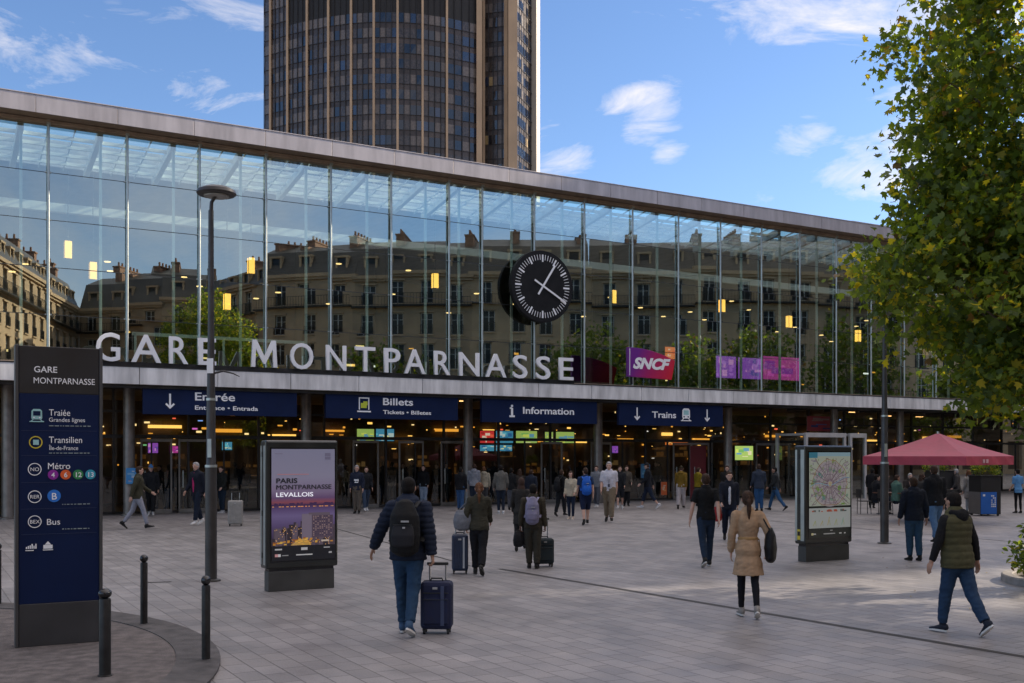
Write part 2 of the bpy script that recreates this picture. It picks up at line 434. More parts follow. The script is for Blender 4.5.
# curtain wall
rows = [ZS+(ZT-ZS)*k/5 for k in range(6)]
rng = random.Random(3)
edges = [U0]+mull+[U1]
for a, b in zip(edges[:-1], edges[1:]):
    if b-a < .1: continue
    m = MB()
    for k in range(5):
        t, s = rng.gauss(0, .0020), rng.gauss(0, .0017)
        x0, x1, z0, z1 = a+.012, b-.012, rows[k]+.012, rows[k+1]-.012; w2, h2 = (x1-x0)/2, (z1-z0)/2
        m.quad((x0, -w2*t-h2*s, z0), (x1, w2*t-h2*s, z0), (x1, w2*t+h2*s, z1), (x0, -w2*t+h2*s, z1))
    part(m, 'glass_panel', GLASS)
for u in mull:
    m = MB(); m.cyl((u, -.10, ZS-.05), (u, -.10, ZT+.1), .042, n=10)
    for z in rows[1:-1]: m.box(u-.10, u+.10, -.055, -.012, z-.018, z+.018); m.cyl((u, -.13, z), (u, -.02, z), .03, n=8)
    m.box(u-.06, u+.06, -.18, -.02, ZT-.02, ZT+.22)
    part(m, 'mullion', STEEL, angle=40)
    m = MB(); m.box(u-.78-.045, u-.78+.045, .42, .52, ZS-.2, 12.8); part(m, 'inner_fin', FIN, bevel=.01)
for z in rows[1:-1]:
    m = MB(); m.box(U0, U1, .0, .03, z-.011, z+.011); part(m, 'transom', RAILM)
m = MB(); m.box(U0, U1, -.62, -.2, 4.862, ZS-.06); m.box(U0, U1, -.22, .25, 4.97, ZS-.01); part(m, 'sill', SILL)
# canopy
m = MB(); m.box(U0, U1, -2.38, -.001, 4.62, 4.858); part(m, 'canopy_deck', SOFF)
m = MB()
u = U0+.4
while u < U1: m.box(u+.008, min(u+2.49, U1), -2.5, -2.384, 4.31, 4.86); u += 2.5
part(m, 'canopy_fascia', CANF, bevel=.012)
m = MB(); m.box(U0, U1, -2.52, -2.3, 4.864, 4.90); m.box(U0, U1, -2.36, -2.3, 4.2, 4.6); part(m, 'canopy_edge_trim', DSTEEL)
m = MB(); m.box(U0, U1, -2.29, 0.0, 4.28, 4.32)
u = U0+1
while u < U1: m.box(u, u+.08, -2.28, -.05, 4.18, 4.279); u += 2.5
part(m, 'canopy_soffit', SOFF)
# floors and shell
m = MB(); m.box(U0, U1, -.35, 21.5, -.3, .016); part(m, 'hall_floor', HFLOOR)
m = MB(); m.box(U0, U1, .26, 21.5, 4.5, 4.95); m.box(U0, U1, .02, .259, 4.3, 4.95); part(m, 'upper_floor', SILL)
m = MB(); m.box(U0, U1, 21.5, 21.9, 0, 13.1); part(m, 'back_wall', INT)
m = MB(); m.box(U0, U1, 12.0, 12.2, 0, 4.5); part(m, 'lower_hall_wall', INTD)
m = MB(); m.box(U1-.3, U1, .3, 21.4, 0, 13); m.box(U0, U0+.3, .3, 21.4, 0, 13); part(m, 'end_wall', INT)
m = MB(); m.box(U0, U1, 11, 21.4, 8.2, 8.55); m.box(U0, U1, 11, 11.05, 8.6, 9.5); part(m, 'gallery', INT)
for k in range(19):
    m = MB(); u = -11+k*4.1; m.cyl((u, 10.6, 4.95), (u, 10.6, 13), .28, n=14); part(m, 'hall_column', INT, angle=40)
# ground-level glazing
dm = []
u = U0
while u < U1:
    dm.append(u); u += 1.25
for k, u in enumerate(dm):
    m = MB(); m.box(u-.035, u+.035, -.02, .10, .017, 4.3) if k % 2 == 0 else m.box(u-.022, u+.022, .0, .08, .017, 2.62); part(m, 'door_frame_post', DSTEEL)
m = MB(); m.box(U0, U1, -.03, .11, 2.62, 2.74); m.box(U0, U1, -.025, .105, 3.5, 3.58); m.box(U0, U1, -.02, .10, .018, .10); part(m, 'door_head', DSTEEL)
for a, b in zip(dm[0::2], dm[2::2]):
    m = MB(); m.quad((a, .04, .1), (b, .04, .1), (b, .04, 4.28), (a, .04, 4.28)); part(m, 'door_glazing', DGLASS)
# wooden-grey door leaves standing out of the dark frame at the entrances
FR = mat('door_leaf_metal', (.20, .185, .165), .45, .4, var=.15)
for px in (140, 178, 440, 590, 672, 690, 755, 772, 352, 398, 540):
    u = upx(px); m = MB()
    for a, b, c, d in ((0, .06, .02, 2.6), (1.0, 1.06, .02, 2.6), (.06, 1.0, .02, .16), (.06, 1.0, 2.5, 2.6)): m.box(u+a, u+b, -.10, -.035, c, d)
    h = part(m, 'door_leaf', FR, bevel=.006)
    q = MB(); q.cyl((u+.14, -.16, .9), (u+.14, -.16, 1.5), .018, n=8); q.box(u+.13, u+.15, -.16, -.09, 1.0, 1.03); q.box(u+.13, u+.15, -.16, -.09, 1.4, 1.43); q.build('handle', STEEL, h, angle=40)
for px in (129, 306, 468, 598, 728, 834, 900, 8):
    u = upx(px, .75); m = MB(); m.lathe([(.19, .0), (.19, 4.27)], 20, c=(u, -.75, .017)); m.lathe([(.25, 0), (.25, .05), (.2, .07)], 20, c=(u, -.75, .001))
    m.lathe([(.197, 2.55), (.197, 2.58)], 20, c=(u, -.75, 0))
    part(m, 'entrance_column', mat('column_metal', (.22, .20, .185), .42, .6, var=.18), angle=40)
# lights in the hall
WARMD = glow('warm_strip', (1, .56, .20), 2.4); COOLW = glow('downlight', (1, .62, .25), 1.6)
rng = random.Random(5)
for u in np.arange(-12, 64, 3.1):
    if rng.random() < .25: continue
    y = rng.choice([2.5, 4.5, 7.5]); m = MB(); m.box(u, u+rng.uniform(.4, 1.0), y, y+.10, 4.46, 4.49); part(m, 'ceiling_strip_light', WARMD)
for u in np.arange(-12, 64, 3.3):
    for y in (7, 9.2): m = MB(); m.lathe([(.13, 0), (.13, .03)], 12, c=(u+rng.uniform(-.4, .4), y, rng.choice([9.1, 9.8, 10.6]))); part(m, 'hall_downlight', COOLW)
# shop counters and displays glowing at the back of the lower hall
GC = [glow('shop_%d' % i, c, s*.42) for i, (c, s) in enumerate([((1, .55, .12), 2.6), ((1, .7, .3), 2.2), ((.9, .12, .06), 2.2), ((.25, .45, 1), 1.8), ((.9, .85, .8), 2.2), ((.75, .15, .6), 1.6), ((.2, .6, .25), 1.3), ((1, .42, .05), 1.6)])]
m = MB()
for i in range(290):
    if i < 95: m = MB()
    m.cur = rng.choices(range(8), [9, 6, 1.6, .6, 1, .3, .3, 9])[0]
    u = rng.uniform(-12, 62); y = rng.choice([11.9, 11.9, 8.5, 5.5, 4.0]); w_ = rng.uniform(.03, .24); h_ = rng.uniform(.02, .09)
    z = rng.choice([rng.uniform(2.3, 4.1), rng.uniform(2.6, 3.6), rng.uniform(1.5, 2.7)]) if y > 8 else rng.uniform(2.75, 4.2)
    m.box(u, u+w_, y-.03, y, z, z+h_)
    if i < 95: part(m, 'shop_light', GC)
    if i == 94: m = MB()
part(m, 'shop_light', GC)['kind'] = 'stuff'
for i in range(26):
    u = -11+i*2.9; m = MB(); m.cur = i % 2; a = u+rng.uniform(0, .8); z = rng.uniform(2.7, 3.3); m.box(a, a+rng.uniform(.5, 1.5), 11.82, 11.9, z, z+rng.uniform(.08, .2)); part(m, 'shop_fascia', [GC[0], GC[7]])
DIMS = [glow('shop_window_%d' % i, tuple(q*.45 for q in c), .09) for i, c in enumerate([(.8, .38, .10), (.7, .3, .06), (.9, .55, .2), (.4, .16, .05)])]
for i in range(44):
    m = MB(); m.cur = rng.randrange(4); u = -11+i*1.72; z = rng.choice([1.1, 1.5, 2.0]); [m.box(u+q*.34, u+q*.34+rng.uniform(.12, .3), 11.84, 11.93, z+h_*.36, z+h_*.36+rng.uniform(.08, .3)) for q in range(3) for h_ in range(2) if rng.random() < .7]; m.box(u, u+1.05, 11.90, 11.96, z-.06, z-.02); part(m, 'shop_shelf', DIMS)
for i in range(22):
    m = MB(); u = -10+i*3.4; m.box(u, u+2.2, 8.6, 9.2, .017, 1.1); m.box(u+.1, u+.14, 8.6, 8.64, 1.08, 2.4); part(m, 'shop_counter', mat('counter_wood', (.16, .08, .035), .5, var=.3))
for i in range(34):
    m = MB(); m.cur = rng.choice([0, 1, 4, 7]); u = rng.uniform(-12, 62); y = rng.uniform(10, 11.5); z = rng.choice([5.6, 6.4, 7.4])
    m.box(u, u+rng.uniform(.1, .5), y, y+.05, z, z+rng.uniform(.05, .12)); part(m, 'gallery_light', GC)
# low back partition on the upper level
m = MB(); m.box(8, 62, 9.4, 9.6, 4.96, 6.0); part(m, 'balustrade', mat('balustrade_green', (.10, .16, .10), .4, var=.3))
m = MB(); m.box(4.5, 11, 2.2, 2.3, 6.4, 6.52); m.box(4.5, 11, 2.22, 2.28, 4.96, 5.0)
for u in (4.6, 7.8, 10.9): m.box(u-.04, u+.04, 2.2, 2.28, 4.96, 6.4)
part(m, 'inner_railing', FIN)

# ------------------------------------------------------------------ lanterns behind the glass
LAN = glow('lantern_glass', (1, .50, .09), 1.5)
for i, (px, py) in enumerate(((435, 281), (613, 297), (722, 306), (93, 271), (227, 302), (858, 336), (789, 322), (925, 350), (68, 250), (251, 266))):
    n = -2.6; u = upx(px, n); z = zpx(px, py, n)
    t = thing('pendant_lantern', ['lit yellow box lantern hanging inside the glass front left of the clock', 'lit yellow box lantern hanging inside the glass front just right of the clock',
        'lit yellow box lantern hanging inside the glass above the pink screens', 'lit yellow lantern hanging behind the glass above the letter G',
        'small lit lantern hanging behind the glass right of the street lamp pole', 'lit lantern hanging inside the glass beside the tree foliage',
        'lit lantern hanging inside the glass right of the pink screens', 'lit lantern hanging behind the glass and half hidden by leaves',
        'lit lantern behind the glass at the far left, above the sign totem', 'lit yellow lantern behind the glass above the R of the station lettering'][i], 'lantern', wp(u, n, z), FA, 'lanterns hanging inside the glass hall')
    m = MB(); m.box(-.12, .12, -.12, .12, -.31, .31); m.build('lamp_glass', LAN, t, bevel=.02)
    m = MB(); m.box(-.14, .14, -.14, .14, .312, .34); m.box(-.14, .14, -.14, .14, -.34, -.312)
    for a in (-1, 1):
        for b in (-1, 1): m.box(a*.13-.008, a*.13+.008, b*.13-.008, b*.13+.008, -.312, .312)
    m.build('lamp_frame', DSTEEL, t)
    m = MB(); m.cyl((0, 0, .33), (0, 0, 12.2-z), .012, n=6); m.build('cord', DSTEEL, t)

# ------------------------------------------------------------------ screens
SCR = print_mat('screen_print', .65)
def rect(m, x0, x1, z0, z1, y, c): m.col = c; m.xz(x0, x1, z0, z1, y)
def screen(px0, px1, py0, py1, n, kind, label, cat='screen', group=None, name='information_screen'):
    u0, u1 = upx(px0, n), upx(px1, n); pm = (px0+px1)/2; z0, z1 = zpx(pm, py1, n), zpx(pm, py0, n)
    w_, h_ = u1-u0, z1-z0; t = thing(name, label, cat, wp(u0, n, z0), FA, group); r = random.Random(int(px0*7+py0))
    m = MB(); m.box(-.03, w_+.03, .0, .09, -.03, h_+.03); m.build('casing', DSTEEL, t, bevel=.008)
    m = MB(); base, cols = kind; rect(m, 0, w_, 0, h_, -.004, base)
    for i in range(9):
        a, b = r.uniform(0, .8), r.uniform(0, .75); c = r.choice(cols)
        rect(m, w_*a, w_*min(.98, a+r.uniform(.06, .35)), h_*b, h_*min(.96, b+r.uniform(.05, .3)), -.005-i*.0006, c)
    m.build('display', SCR, t); return t
GY = ((.30, .42, .10), [(.5, .55, .1), (.1, .25, .35), (.55, .5, .3), (.15, .35, .1)]); BL = ((.05, .22, .35), [(.1, .4, .5), (.6, .6, .3), (.02, .1, .25), (.4, .5, .5)])
RD = ((.5, .03, .03), [(.6, .5, .4), (.7, .1, .05), (.3, .02, .02)]); PK = ((.35, .03, .22), [(.5, .06, .35), (.6, .3, .5), (.2, .02, .25), (.55, .05, .15)])
VI = ((.22, .06, .38), [(.35, .12, .5), (.1, .05, .3), (.5, .2, .5)]); OR = ((.75, .18, .05), [(.8, .5, .35), (.7, .1, .02)])
SG = 'screens over the entrance doors'
for (a, b, c, d, n, k, l) in ((357, 374, 429, 441, -.5, GY, 'green and blue screen over the doors below the ticket sign, left of its pair'),
    (376, 394, 429, 441, -.5, BL, 'blue and yellow screen over the doors below the ticket sign, right of its pair'),
    (480, 494, 431, 443, -.5, RD, 'red screen over the doors below the information sign'), (496, 513, 431, 443, -.5, BL, 'yellow and blue screen right of the red screen over the doors'),
    (516, 537, 431, 443, -.5, GY, 'wide green screen over the doors below the information sign'), (545, 553, 432, 443, -.5, GY, 'narrow green screen below the right end of the information sign'),
    (480, 494, 445, 451, -.6, BL, 'small blue screen hanging beneath the red screen'), (496, 512, 445, 451, -.6, BL, 'small blue screen hanging beneath the yellow and blue screen'),
    (556, 574, 432, 443, -.6, GY, 'yellow green screen over the doors left of the trains sign'), (222, 232, 442, 450, -.8, BL, 'small pale blue screen over the doors right of the lamp pole'),
    (735, 753, 446, 460, .1, GY, 'bright green poster screen on the dark wall under the trains sign'), (148, 158, 443, 453, -2, VI, 'violet screen inside the doors beside the blue poster'),
    (170, 178, 446, 453, -2.4, PK, 'pink screen inside the doors above the walking crowd'), (612, 618, 446, 453, -1.5, VI, 'small violet screen inside the doors left of the steel column')):
    screen(a, b, c, d, n, k, l, group=SG)
for (a, b, c, d, n, k, l) in ((716, 736, 356, 378, -3.5, VI, 'violet advertising screen behind the upper glass, leftmost of the lit row'),
    (738, 762, 358, 379, -3.5, VI, 'purple advertising screen behind the upper glass in the middle of the lit row'), (763, 800, 357, 380, -2.8, PK, 'large bright pink advertising screen behind the upper glass'),
    (665, 675, 347, 359, -1.2, OR, 'orange screen behind the glass beside the purple logo sign')):
    screen(a, b, c, d, n, k, l, 'screen', 'advertising screens in the upper hall')
t = screen(665, 690, 442, 445, -.3, ((.5, .12, .02), [(.8, .6, .2), (.7, .05, .02)]), 'thin red and orange light display above the glass doors', 'display')

# ------------------------------------------------------------------ blue hanging signs
NAVY = mat('navy_sign_panel', (.004, .013, .055), .5, var=.12, vscale=1.2, spec=.2)
WHITE = mat('white_lettering', (.90, .90, .90), .5, var=.03)
LIME = mat('lime_symbol', (.55, .62, .05), .5, var=.05); TEAL = mat('teal_symbol', (.35, .62, .62), .5, var=.05)
def arrow_down(m, x, z, h, wd, th, y=-.012):
    m.box(x-th/2, x+th/2, y, y+.008, z-h/2+.02, z+h/2)
    for s in (-1, 1):
        M = Matrix.Translation((x, 0, z-h/2)) @ Matrix.Rotation(-s*R(45), 4, 'Y')
        m.box(-th/2, th/2, y-.001*(s+2), y+.006, -th*.3, wd*.62, M)
def train_icon(m, x, z, s, y=-.012):
    pts = [(x-s*.33, z-s*.3), (x+s*.33, z-s*.3), (x+s*.38, z-s*.18), (x+s*.36, z+s*.34), (x+s*.22, z+s*.48), (x-s*.22, z+s*.48), (x-s*.36, z+s*.34), (x-s*.38, z-s*.18)]
    m.cur = 0; m.prism(pts, y, y+.006)
    m.cur = 1; m.box(x-s*.25, x+s*.25, y-.004, y-.001, z-s*.02, z+s*.32)
    m.cur = 2
    for q in (-1, 1): m.box(x+q*s*.2-s*.06, x+q*s*.2+s*.06, y-.004, y-.001, z-s*.22, z-s*.12)
    m.cur = 0; m.box(x-s*.5, x+s*.5, y, y+.006, z-s*.5, z-s*.43)
    for q in (-1, 1): m.prism([(x+q*s*.2, z-s*.3), (x+q*s*.28, z-s*.3), (x+q*s*.42, z-s*.43), (x+q*s*.32, z-s*.43)], y, y+.006)
def hang_sign(px0, px1, py0a, py1a, label):
    n = 2.3; u0, u1 = upx(px0, n), upx(px1, n); z1 = zpx(px0, py0a, n); z0 = zpx(px0, py1a, n); w_, h_ = u1-u0, z1-z0
    t = thing('hanging_sign', label, 'sign', wp(u0, n, z0), FA, 'navy signs under the station canopy')
    m = MB(); m.box(0, w_, 0, .16, 0, h_); m.build('panel', NAVY, t, bevel=.01)
    m = MB()
    for x in (.4, w_-.4): m.cyl((x, .08, h_-.01), (x, .08, 4.28-z0), .03, n=8)
    m.build('bracket', DSTEEL, t); return t, w_, h_, u0, n
t, w_, h_, u0, n = hang_sign(143, 297, 386, 414, 'navy hanging sign with one down arrow, crossed by the slim lamp pole')
X = lambda px: upx(px, n)-u0
m = MB(); arrow_down(m, X(170), h_*.5, .46, .3, .06); m.build('symbol', WHITE, t)
text('Entrée', .27, WHITE, 'lettering', t, (X(195), -.004, h_*.54), bold=.006, fitw=X(235)-X(195)); text('Entrance • Entrada', .14, WHITE, 'lettering', t, (X(195), -.004, h_*.2), bold=.003, fitw=X(258)-X(195))
t, w_, h_, u0, n = hang_sign(326, 458, 391, 418, 'navy hanging sign with a ticket symbol and the word for tickets')
m = MB(); c = X(364); z = h_*.53
m.cur = 0
for a, b, cc, d in ((c-.2, c+.2, z+.22, z+.26), (c-.2, c-.16, z-.18, z+.22), (c+.16, c+.2, z-.18, z+.22), (c-.26, c+.26, z-.27, z-.22)): m.box(a, b, -.012, -.004, cc, d)
m.cur = 1; m.box(c-.12, c+.1, -.012, -.004, z-.12, z+.06); m.box(c-.03, c+.13, -.016, -.013, z-.02, z+.12); m.build('symbol', [WHITE, LIME], t)
text('Billets', .26, WHITE, 'lettering', t, (X(383), -.004, h_*.54), bold=.006, fitw=X(413)-X(383)); text('Tickets • Billetes', .14, WHITE, 'lettering', t, (X(383), -.004, h_*.2), bold=.003, fitw=X(431)-X(383))
t, w_, h_, u0, n = hang_sign(482, 597, 396, 422, 'navy hanging sign with a white letter i for information')
text('i', .5, WHITE, 'symbol', t, (X(512), -.004, h_*.24), bold=.014, align='CENTER')
m = MB(); c = X(512); m.box(c-.12, c+.12, -.012, -.004, h_*.24-.03, h_*.24+.04); m.box(c-.1, c, -.012, -.003, h_*.24+.29, h_*.24+.35); m.build('symbol', WHITE, t)
text('Information', .27, WHITE, 'lettering', t, (X(523), -.004, h_*.36), bold=.006, fitw=X(574)-X(523))
t, w_, h_, u0, n = hang_sign(619, 723, 401, 425, 'navy hanging sign with a train symbol between two down arrows')
m = MB(); arrow_down(m, X(637), h_*.5, .5, .3, .06); arrow_down(m, X(707), h_*.5, .5, .3, .06); m.build('symbol', WHITE, t)
m = MB(); train_icon(m, X(686), h_*.5, .56); m.build('symbol', [WHITE, TEAL, NAVY], t)
text('Trains', .27, WHITE, 'lettering', t, (X(652), -.004, h_*.34), bold=.006, fitw=X(676)-X(652))

# ------------------------------------------------------------------ station name
LET = mat('pale_metal_letter', (.86, .86, .87), .45, var=.04)
n = 2.25
t = thing('station_name', 'large raised pale letters spelling the station name along the canopy edge', 'sign', wp(upx(96, n), n, 5.0), FA)
u0 = upx(96, n)
for ch, a, b in (('G', 96, 120), ('A', 131, 161), ('R', 169, 188), ('E', 198, 216), ('M', 251, 277), ('O', 290, 313), ('N', 326, 346), ('T', 355, 375), ('P', 384, 400), ('A', 404, 425),
        ('R', 434, 450), ('N', 459, 479), ('A', 485, 506), ('S', 513, 527), ('S', 536, 550), ('E', 559, 573)):
    ua, ub = upx(a, n), upx(b, n)
    if ch == 'M':
        w_, h_, s_ = ub-ua, .93, .15; m = MB()
        m.prism([(0, 0), (s_*.9, 0), (s_*1.05, h_*.68), (w_/2-.03, h_*.12), (w_/2+.03, h_*.12), (w_-s_*1.05, h_*.68), (w_-s_*.9, 0), (w_, 0), (w_-.05, h_), (w_-s_*1.25, h_), (w_/2, h_*.40), (s_*1.25, h_), (.05, h_)], -.05, .05)
        m.build('letter', LET, t).location = (ua-u0, 0, .05)
    else: text(ch, .93, LET, 'letter', t, (ua-u0, 0, .05), ext=.05, bold=.007, fitw=ub-ua)
m = MB(); m.box(0, upx(575, n)-u0, .06, .12, -.095, .05); m.build('rail', DSTEEL, t)

# ------------------------------------------------------------------ logo sign
n = 2.2; u0, u1 = upx(628, n), upx(675, n); z0 = zpx(640, 377, n); zt = zpx(628, 347, n); w_, h_ = u1-u0, zt-z0
t = thing('logo_sign', 'purple to red slanted sign with a white four letter rail logo on the canopy', 'sign', wp(u0, n, z0), FA)
lm = bpy.data.materials.new('logo_print'); lm.use_nodes = True; q = NT(lm.node_tree); b = q.n['Principled BSDF']
c = q.new('ShaderNodeTexCoord'); sx = q.new('ShaderNodeSeparateXYZ'); q.link(c.outputs['Generated'], sx.inputs[0])
q.link(q.ramp(q.math('ADD', sx.outputs['X'], q.math('MULTIPLY', sx.outputs['Z'], -.25)), [(.0, (.16, .02, .25)), (.4, (.42, .015, .12)), (.95, (.68, .02, .03))]), b.inputs['Base Color']); b.inputs['Roughness'].default_value = .35
pts = [(0, 0), (w_*.93, -.05*h_), (w_, h_*.62)]+[(w_*(1-k/10), h_*(.62+.38*(1-(1-k/10)**2.2))) for k in range(1, 10)]+[(0, h_)]
m = MB(); m.prism(pts, 0, .14); m.build('panel', lm, t, bevel=.008)
text('SNCF', h_*.36, WHITE, 'lettering', t, (w_*.1, -.006, h_*.30), ext=.005, bold=.03, shear=.32, fitw=w_*.8)
m = MB(); m.box(w_*.03, w_*.035+.02, -.003, .0, .05, h_*.96); m.build('edge_stripe', WHITE, t)
for k in (.1, .5, .88): m = MB(); m.box(w_*k-.03, w_*k+.03, .05, .10, 5.0-z0, .02); m.build('post', DSTEEL, t)

# ------------------------------------------------------------------ clock
n = .55; px, py = 542.0, 286.5; u = upx(px, n); z = zpx(px, py, n); rad = zpx(px, py-36, n)-z
t = thing('station_clock', 'big round black clock with white hour marks on the glass front', 'clock', wp(u, n, z), FA)
BLK = mat('clock_black', (.012, .012, .013), .6, var=.2, spec=.2)
RX = Matrix.Rotation(R(90), 4, 'X')
m = MB(); m.lathe([(rad*.95, -.2), (rad, -.17), (rad, .03), (rad*.985, .045), (0.001, .046)], 64, RX); m.build('case', BLK, t, angle=30)
def bar(m, ang, r0, r1, wd, y):
    a = R(ang); M = Matrix.Rotation(a, 4, 'Y'); m.box(-wd/2, wd/2, y-.012, y, r0, r1, M)
m = MB()
for k in range(60):
    bar(m, k*6, rad*(.68 if k % 5 == 0 else .73), rad*.88, .07 if k % 5 == 0 else .022, -.05)
m.build('dial_mark', WHITE, t)
m = MB(); bar(m, 33, -.28*rad, .72*rad, .085, -.08); m.build('hour_hand', WHITE, t)
m = MB(); bar(m, 119, -.32*rad, .84*rad, .075, -.11); m.build('minute_hand', WHITE, t)
m = MB()
for a in (-.6, .6):
    m.cyl((a, .15, 0), (a, n-.02, 0), .03, n=8)
m.build('bracket', STEEL, t)
# ------------------------------------------------------------------ tower beyond the station
TW = thing('office_tower', 'tall dark brown office tower with vertical tan ribs rising behind the station roof', 'tower')
RIB = mat('tower_rib_stone', (.42, .28, .17), .6, var=.12, vscale=.15); RIB_SUNLIT = mat('tower_rib_sunlit', (.62, .54, .44), .55, var=.06, vscale=.2)  # edge rib is a paler copy, sunlight put into its colour
TSP = mat('tower_spandrel', (.070, .050, .041), .35, .3, var=.25, vscale=.2); TFR = mat('tower_mullion', (.030, .024, .021), .4, .5, var=.2)
TG = [mat('tower_pane_dark', (.012, .013, .018), .06, var=.3, spec=.9), mat('tower_pane_blue', (.018, .028, .060), .08, var=.3, spec=1), mat('tower_pane_blind', (.135, .105, .088), .35, var=.2), mat('tower_pane_mid', (.070, .055, .047), .2, var=.3), mat('tower_pane_lit', (.36, .24, .10), .4, var=.2)]
def tp(px, y): return Vector(((px-512)/F*y, y, 0))
ZB, ZTOP, FH = 16.0, 128.0, 2.88
arcp = []
ribs = [264.5, 271, 288, 307.5, 328.7, 351.4, 374, 397.7, 422.6, 446.8, 477]
def depth(px): return 197+((px-385)/120.0)**2*9.5
rng = random.Random(11)
def bay(A, B, nmod, name, wts, crown=None):
    """one strip of glazing between two ribs"""
    L = (B-A).length; d = (B-A).normalized(); nr = Vector((d.y, -d.x, 0))
    g = MB(); f = MB()
    nf = int((ZTOP-ZB)/FH)
    zs = [ZB+k*FH+q for k in range(nf) for q in (0, 1.02)]+[ZB+nf*FH]
    n1_ = nmod+1; jit = [[nr*rng.uniform(-.018, .018) for i in range(n1_)] for z in zs]
    vs = [(*(A+d*(L*i/nmod)+jit[r][i]).to_2d(), z) for r, z in enumerate(zs) for i in range(n1_)]
    g.add(vs, [(r*n1_+i, r*n1_+i+1, (r+1)*n1_+i+1, (r+1)*n1_+i) for r in range(len(zs)-1) for i in range(nmod)])
    for r in range(len(zs)-1):
        for i in range(nmod):
            mech = crown and crown[0] <= zs[r] <= crown[1]
            g.m[r*nmod+i] = 6 if mech else (5 if r % 2 == 0 else rng.choices(range(5), wts)[0])
    for k in range(nf):
        z = ZB+k*FH; mech = crown and crown[0] <= z <= crown[1]
        if mech: continue
        pz, qz = A+nr*.12, B+nr*.12
        f.cyl((pz.x, pz.y, z+1.04), (qz.x, qz.y, z+1.04), .05, n=4, caps=False)
    for i in range(nmod+1):
        c = A+d*(L*i/nmod)+nr*.12; f.cyl((c.x, c.y, ZB), (c.x, c.y, ZTOP), .09, n=4, caps=False)
    go = g.build('glazing_strip', TG+[TSP, mat('tower_louvre', (.012, .010, .010), .7)], TW, recalc=False); f.build('mullion', TFR, go)
def rib(p, wd, dp, m_=RIB, nr=Vector((0, -1, 0))):
    m = MB(); a = Vector((-nr.y, nr.x, 0))*wd/2; o = nr*dp
    vs = [p-a-nr*.4, p+a-nr*.4, p+a+o, p-a+o]; m.add([(v.x, v.y, z) for z in (ZB, ZTOP+1) for v in vs], [(0,1,5,4),(1,2,6,5),(2,3,7,6),(3,0,4,7),(4,5,6,7)]); m.build('rib', m_, TW)
P = [tp(x, depth(x)) for x in ribs]
for i in range(len(P)-1):
    k = (ribs[i]+ribs[i+1])/2; wl = (.55, .05, 1.3, 2.4, .0) if k < 345 else ((1.2, .5, .8, 1.7, .0) if k < 400 else (1.4, .45, .7, 1.8, .02))
    bay(P[i], P[i+1], 1 if i == 0 else 4, 'x', wl, (83.5, 89.5) if k > 285 else None)
    if i: rib(P[i], .40, .45, nr=Vector(((ribs[i]-385)/400, -1, 0)).normalized())
# reveal, recessed face, wide pier, side face, corner rib painted sunlit
E0 = P[-1]; rib(E0+Vector((.45, .2, 0)), 1.05, .9, RIB)
A = tp(484.5, 207); B = tp(506.5, 206); bay(A, B, 5, 'x', (1.3, .3, .8, 1.6, .25))
rib(A+Vector((-.1, -.9, 0)), .5, .9, RIB)
C = tp(511, 203.5); rib(tp(507.6, 205), .9, .6, RIB, Vector((-.6, -.8, 0)).normalized())
rib(C+Vector((.35, 0, 0)), 1.75, .9, RIB)
S0 = tp(516.6, 203); S1 = tp(532.5, 212); bay(S0, S1, 7, 'x', (.5, 3.0, 1.2, .8, .15)); rib(tp(534.6, 211.6), 1.2, .9, RIB_SUNLIT, Vector((.80, -.6, 0)).normalized())
m = MB()
core = [tp(266, 209), tp(300, 203), tp(385, 198.5), tp(440, 201), tp(476, 205), tp(484, 208), tp(506, 207.5), tp(515, 205), tp(531, 214), tp(534, 235), tp(270, 240)]
m.prism([(p.x, p.y) for p in core], 0, ZTOP+.5, 'z'); m.build('core', TSP, TW)

# ------------------------------------------------------------------ apartment blocks round the square (seen mirrored in the glass)
ST1 = mat('pale_limestone', (.47, .335, .20), .75, var=.12, vscale=.5); ST2 = mat('grey_limestone', (.39, .28, .17), .75, var=.14, vscale=.5)
ZN = mat('zinc_roof', (.085, .078, .07), .5, .3, var=.15, vscale=.6); IRON = mat('black_iron', (.015, .015, .016), .5, .3)
WFR = mat('window_paint', (.55, .53, .48), .5, var=.08); WGL = mat('window_dark_glass', (.012, .013, .016), .3, spec=.3, var=.3); CHM = mat('chimney_brick', (.30, .16, .10), .8, var=.25)
wnd = {}
def window_mesh(h):
    if h in wnd: return wnd[h]
    m = MB(); w2 = .62
    m.cur = 0
    for a, b, c, d in ((-w2, -w2+.09, 0, h), (w2-.09, w2, 0, h), (-.05, .05, 0, h), (-w2+.09, -.05, h-.09, h), (.05, w2-.09, h-.09, h), (-w2+.09, -.05, 0, .12), (.05, w2-.09, 0, .12), (-w2+.09, -.05, h*.68, h*.68+.05), (.05, w2-.09, h*.68, h*.68+.05)): m.box(a, b, .24, .30, c, d)
    m.cur = 1; m.quad((-w2, .31, 0), (w2, .31, 0), (w2, .31, h), (-w2, .31, h))
    m.cur = 2
    for i in range(9): x = -w2+i*2*w2/8; m.box(x-.016, x+.016, -.10, -.07, .05, .92)
    m.box(-w2-.05, w2+.05, -.11, -.06, .92, .97); m.box(-w2-.05, w2+.05, -.11, -.06, .04, .08)
    m.cur = 3; m.box(-w2-.15, w2+.15, -.16, .0, h+.003, h+.16); m.box(-w2-.12, w2+.12, -.14, .0, -.14, -.003)
    wnd[h] = m.mesh('window', [WFR, WGL, IRON, ST1]); return wnd[h]
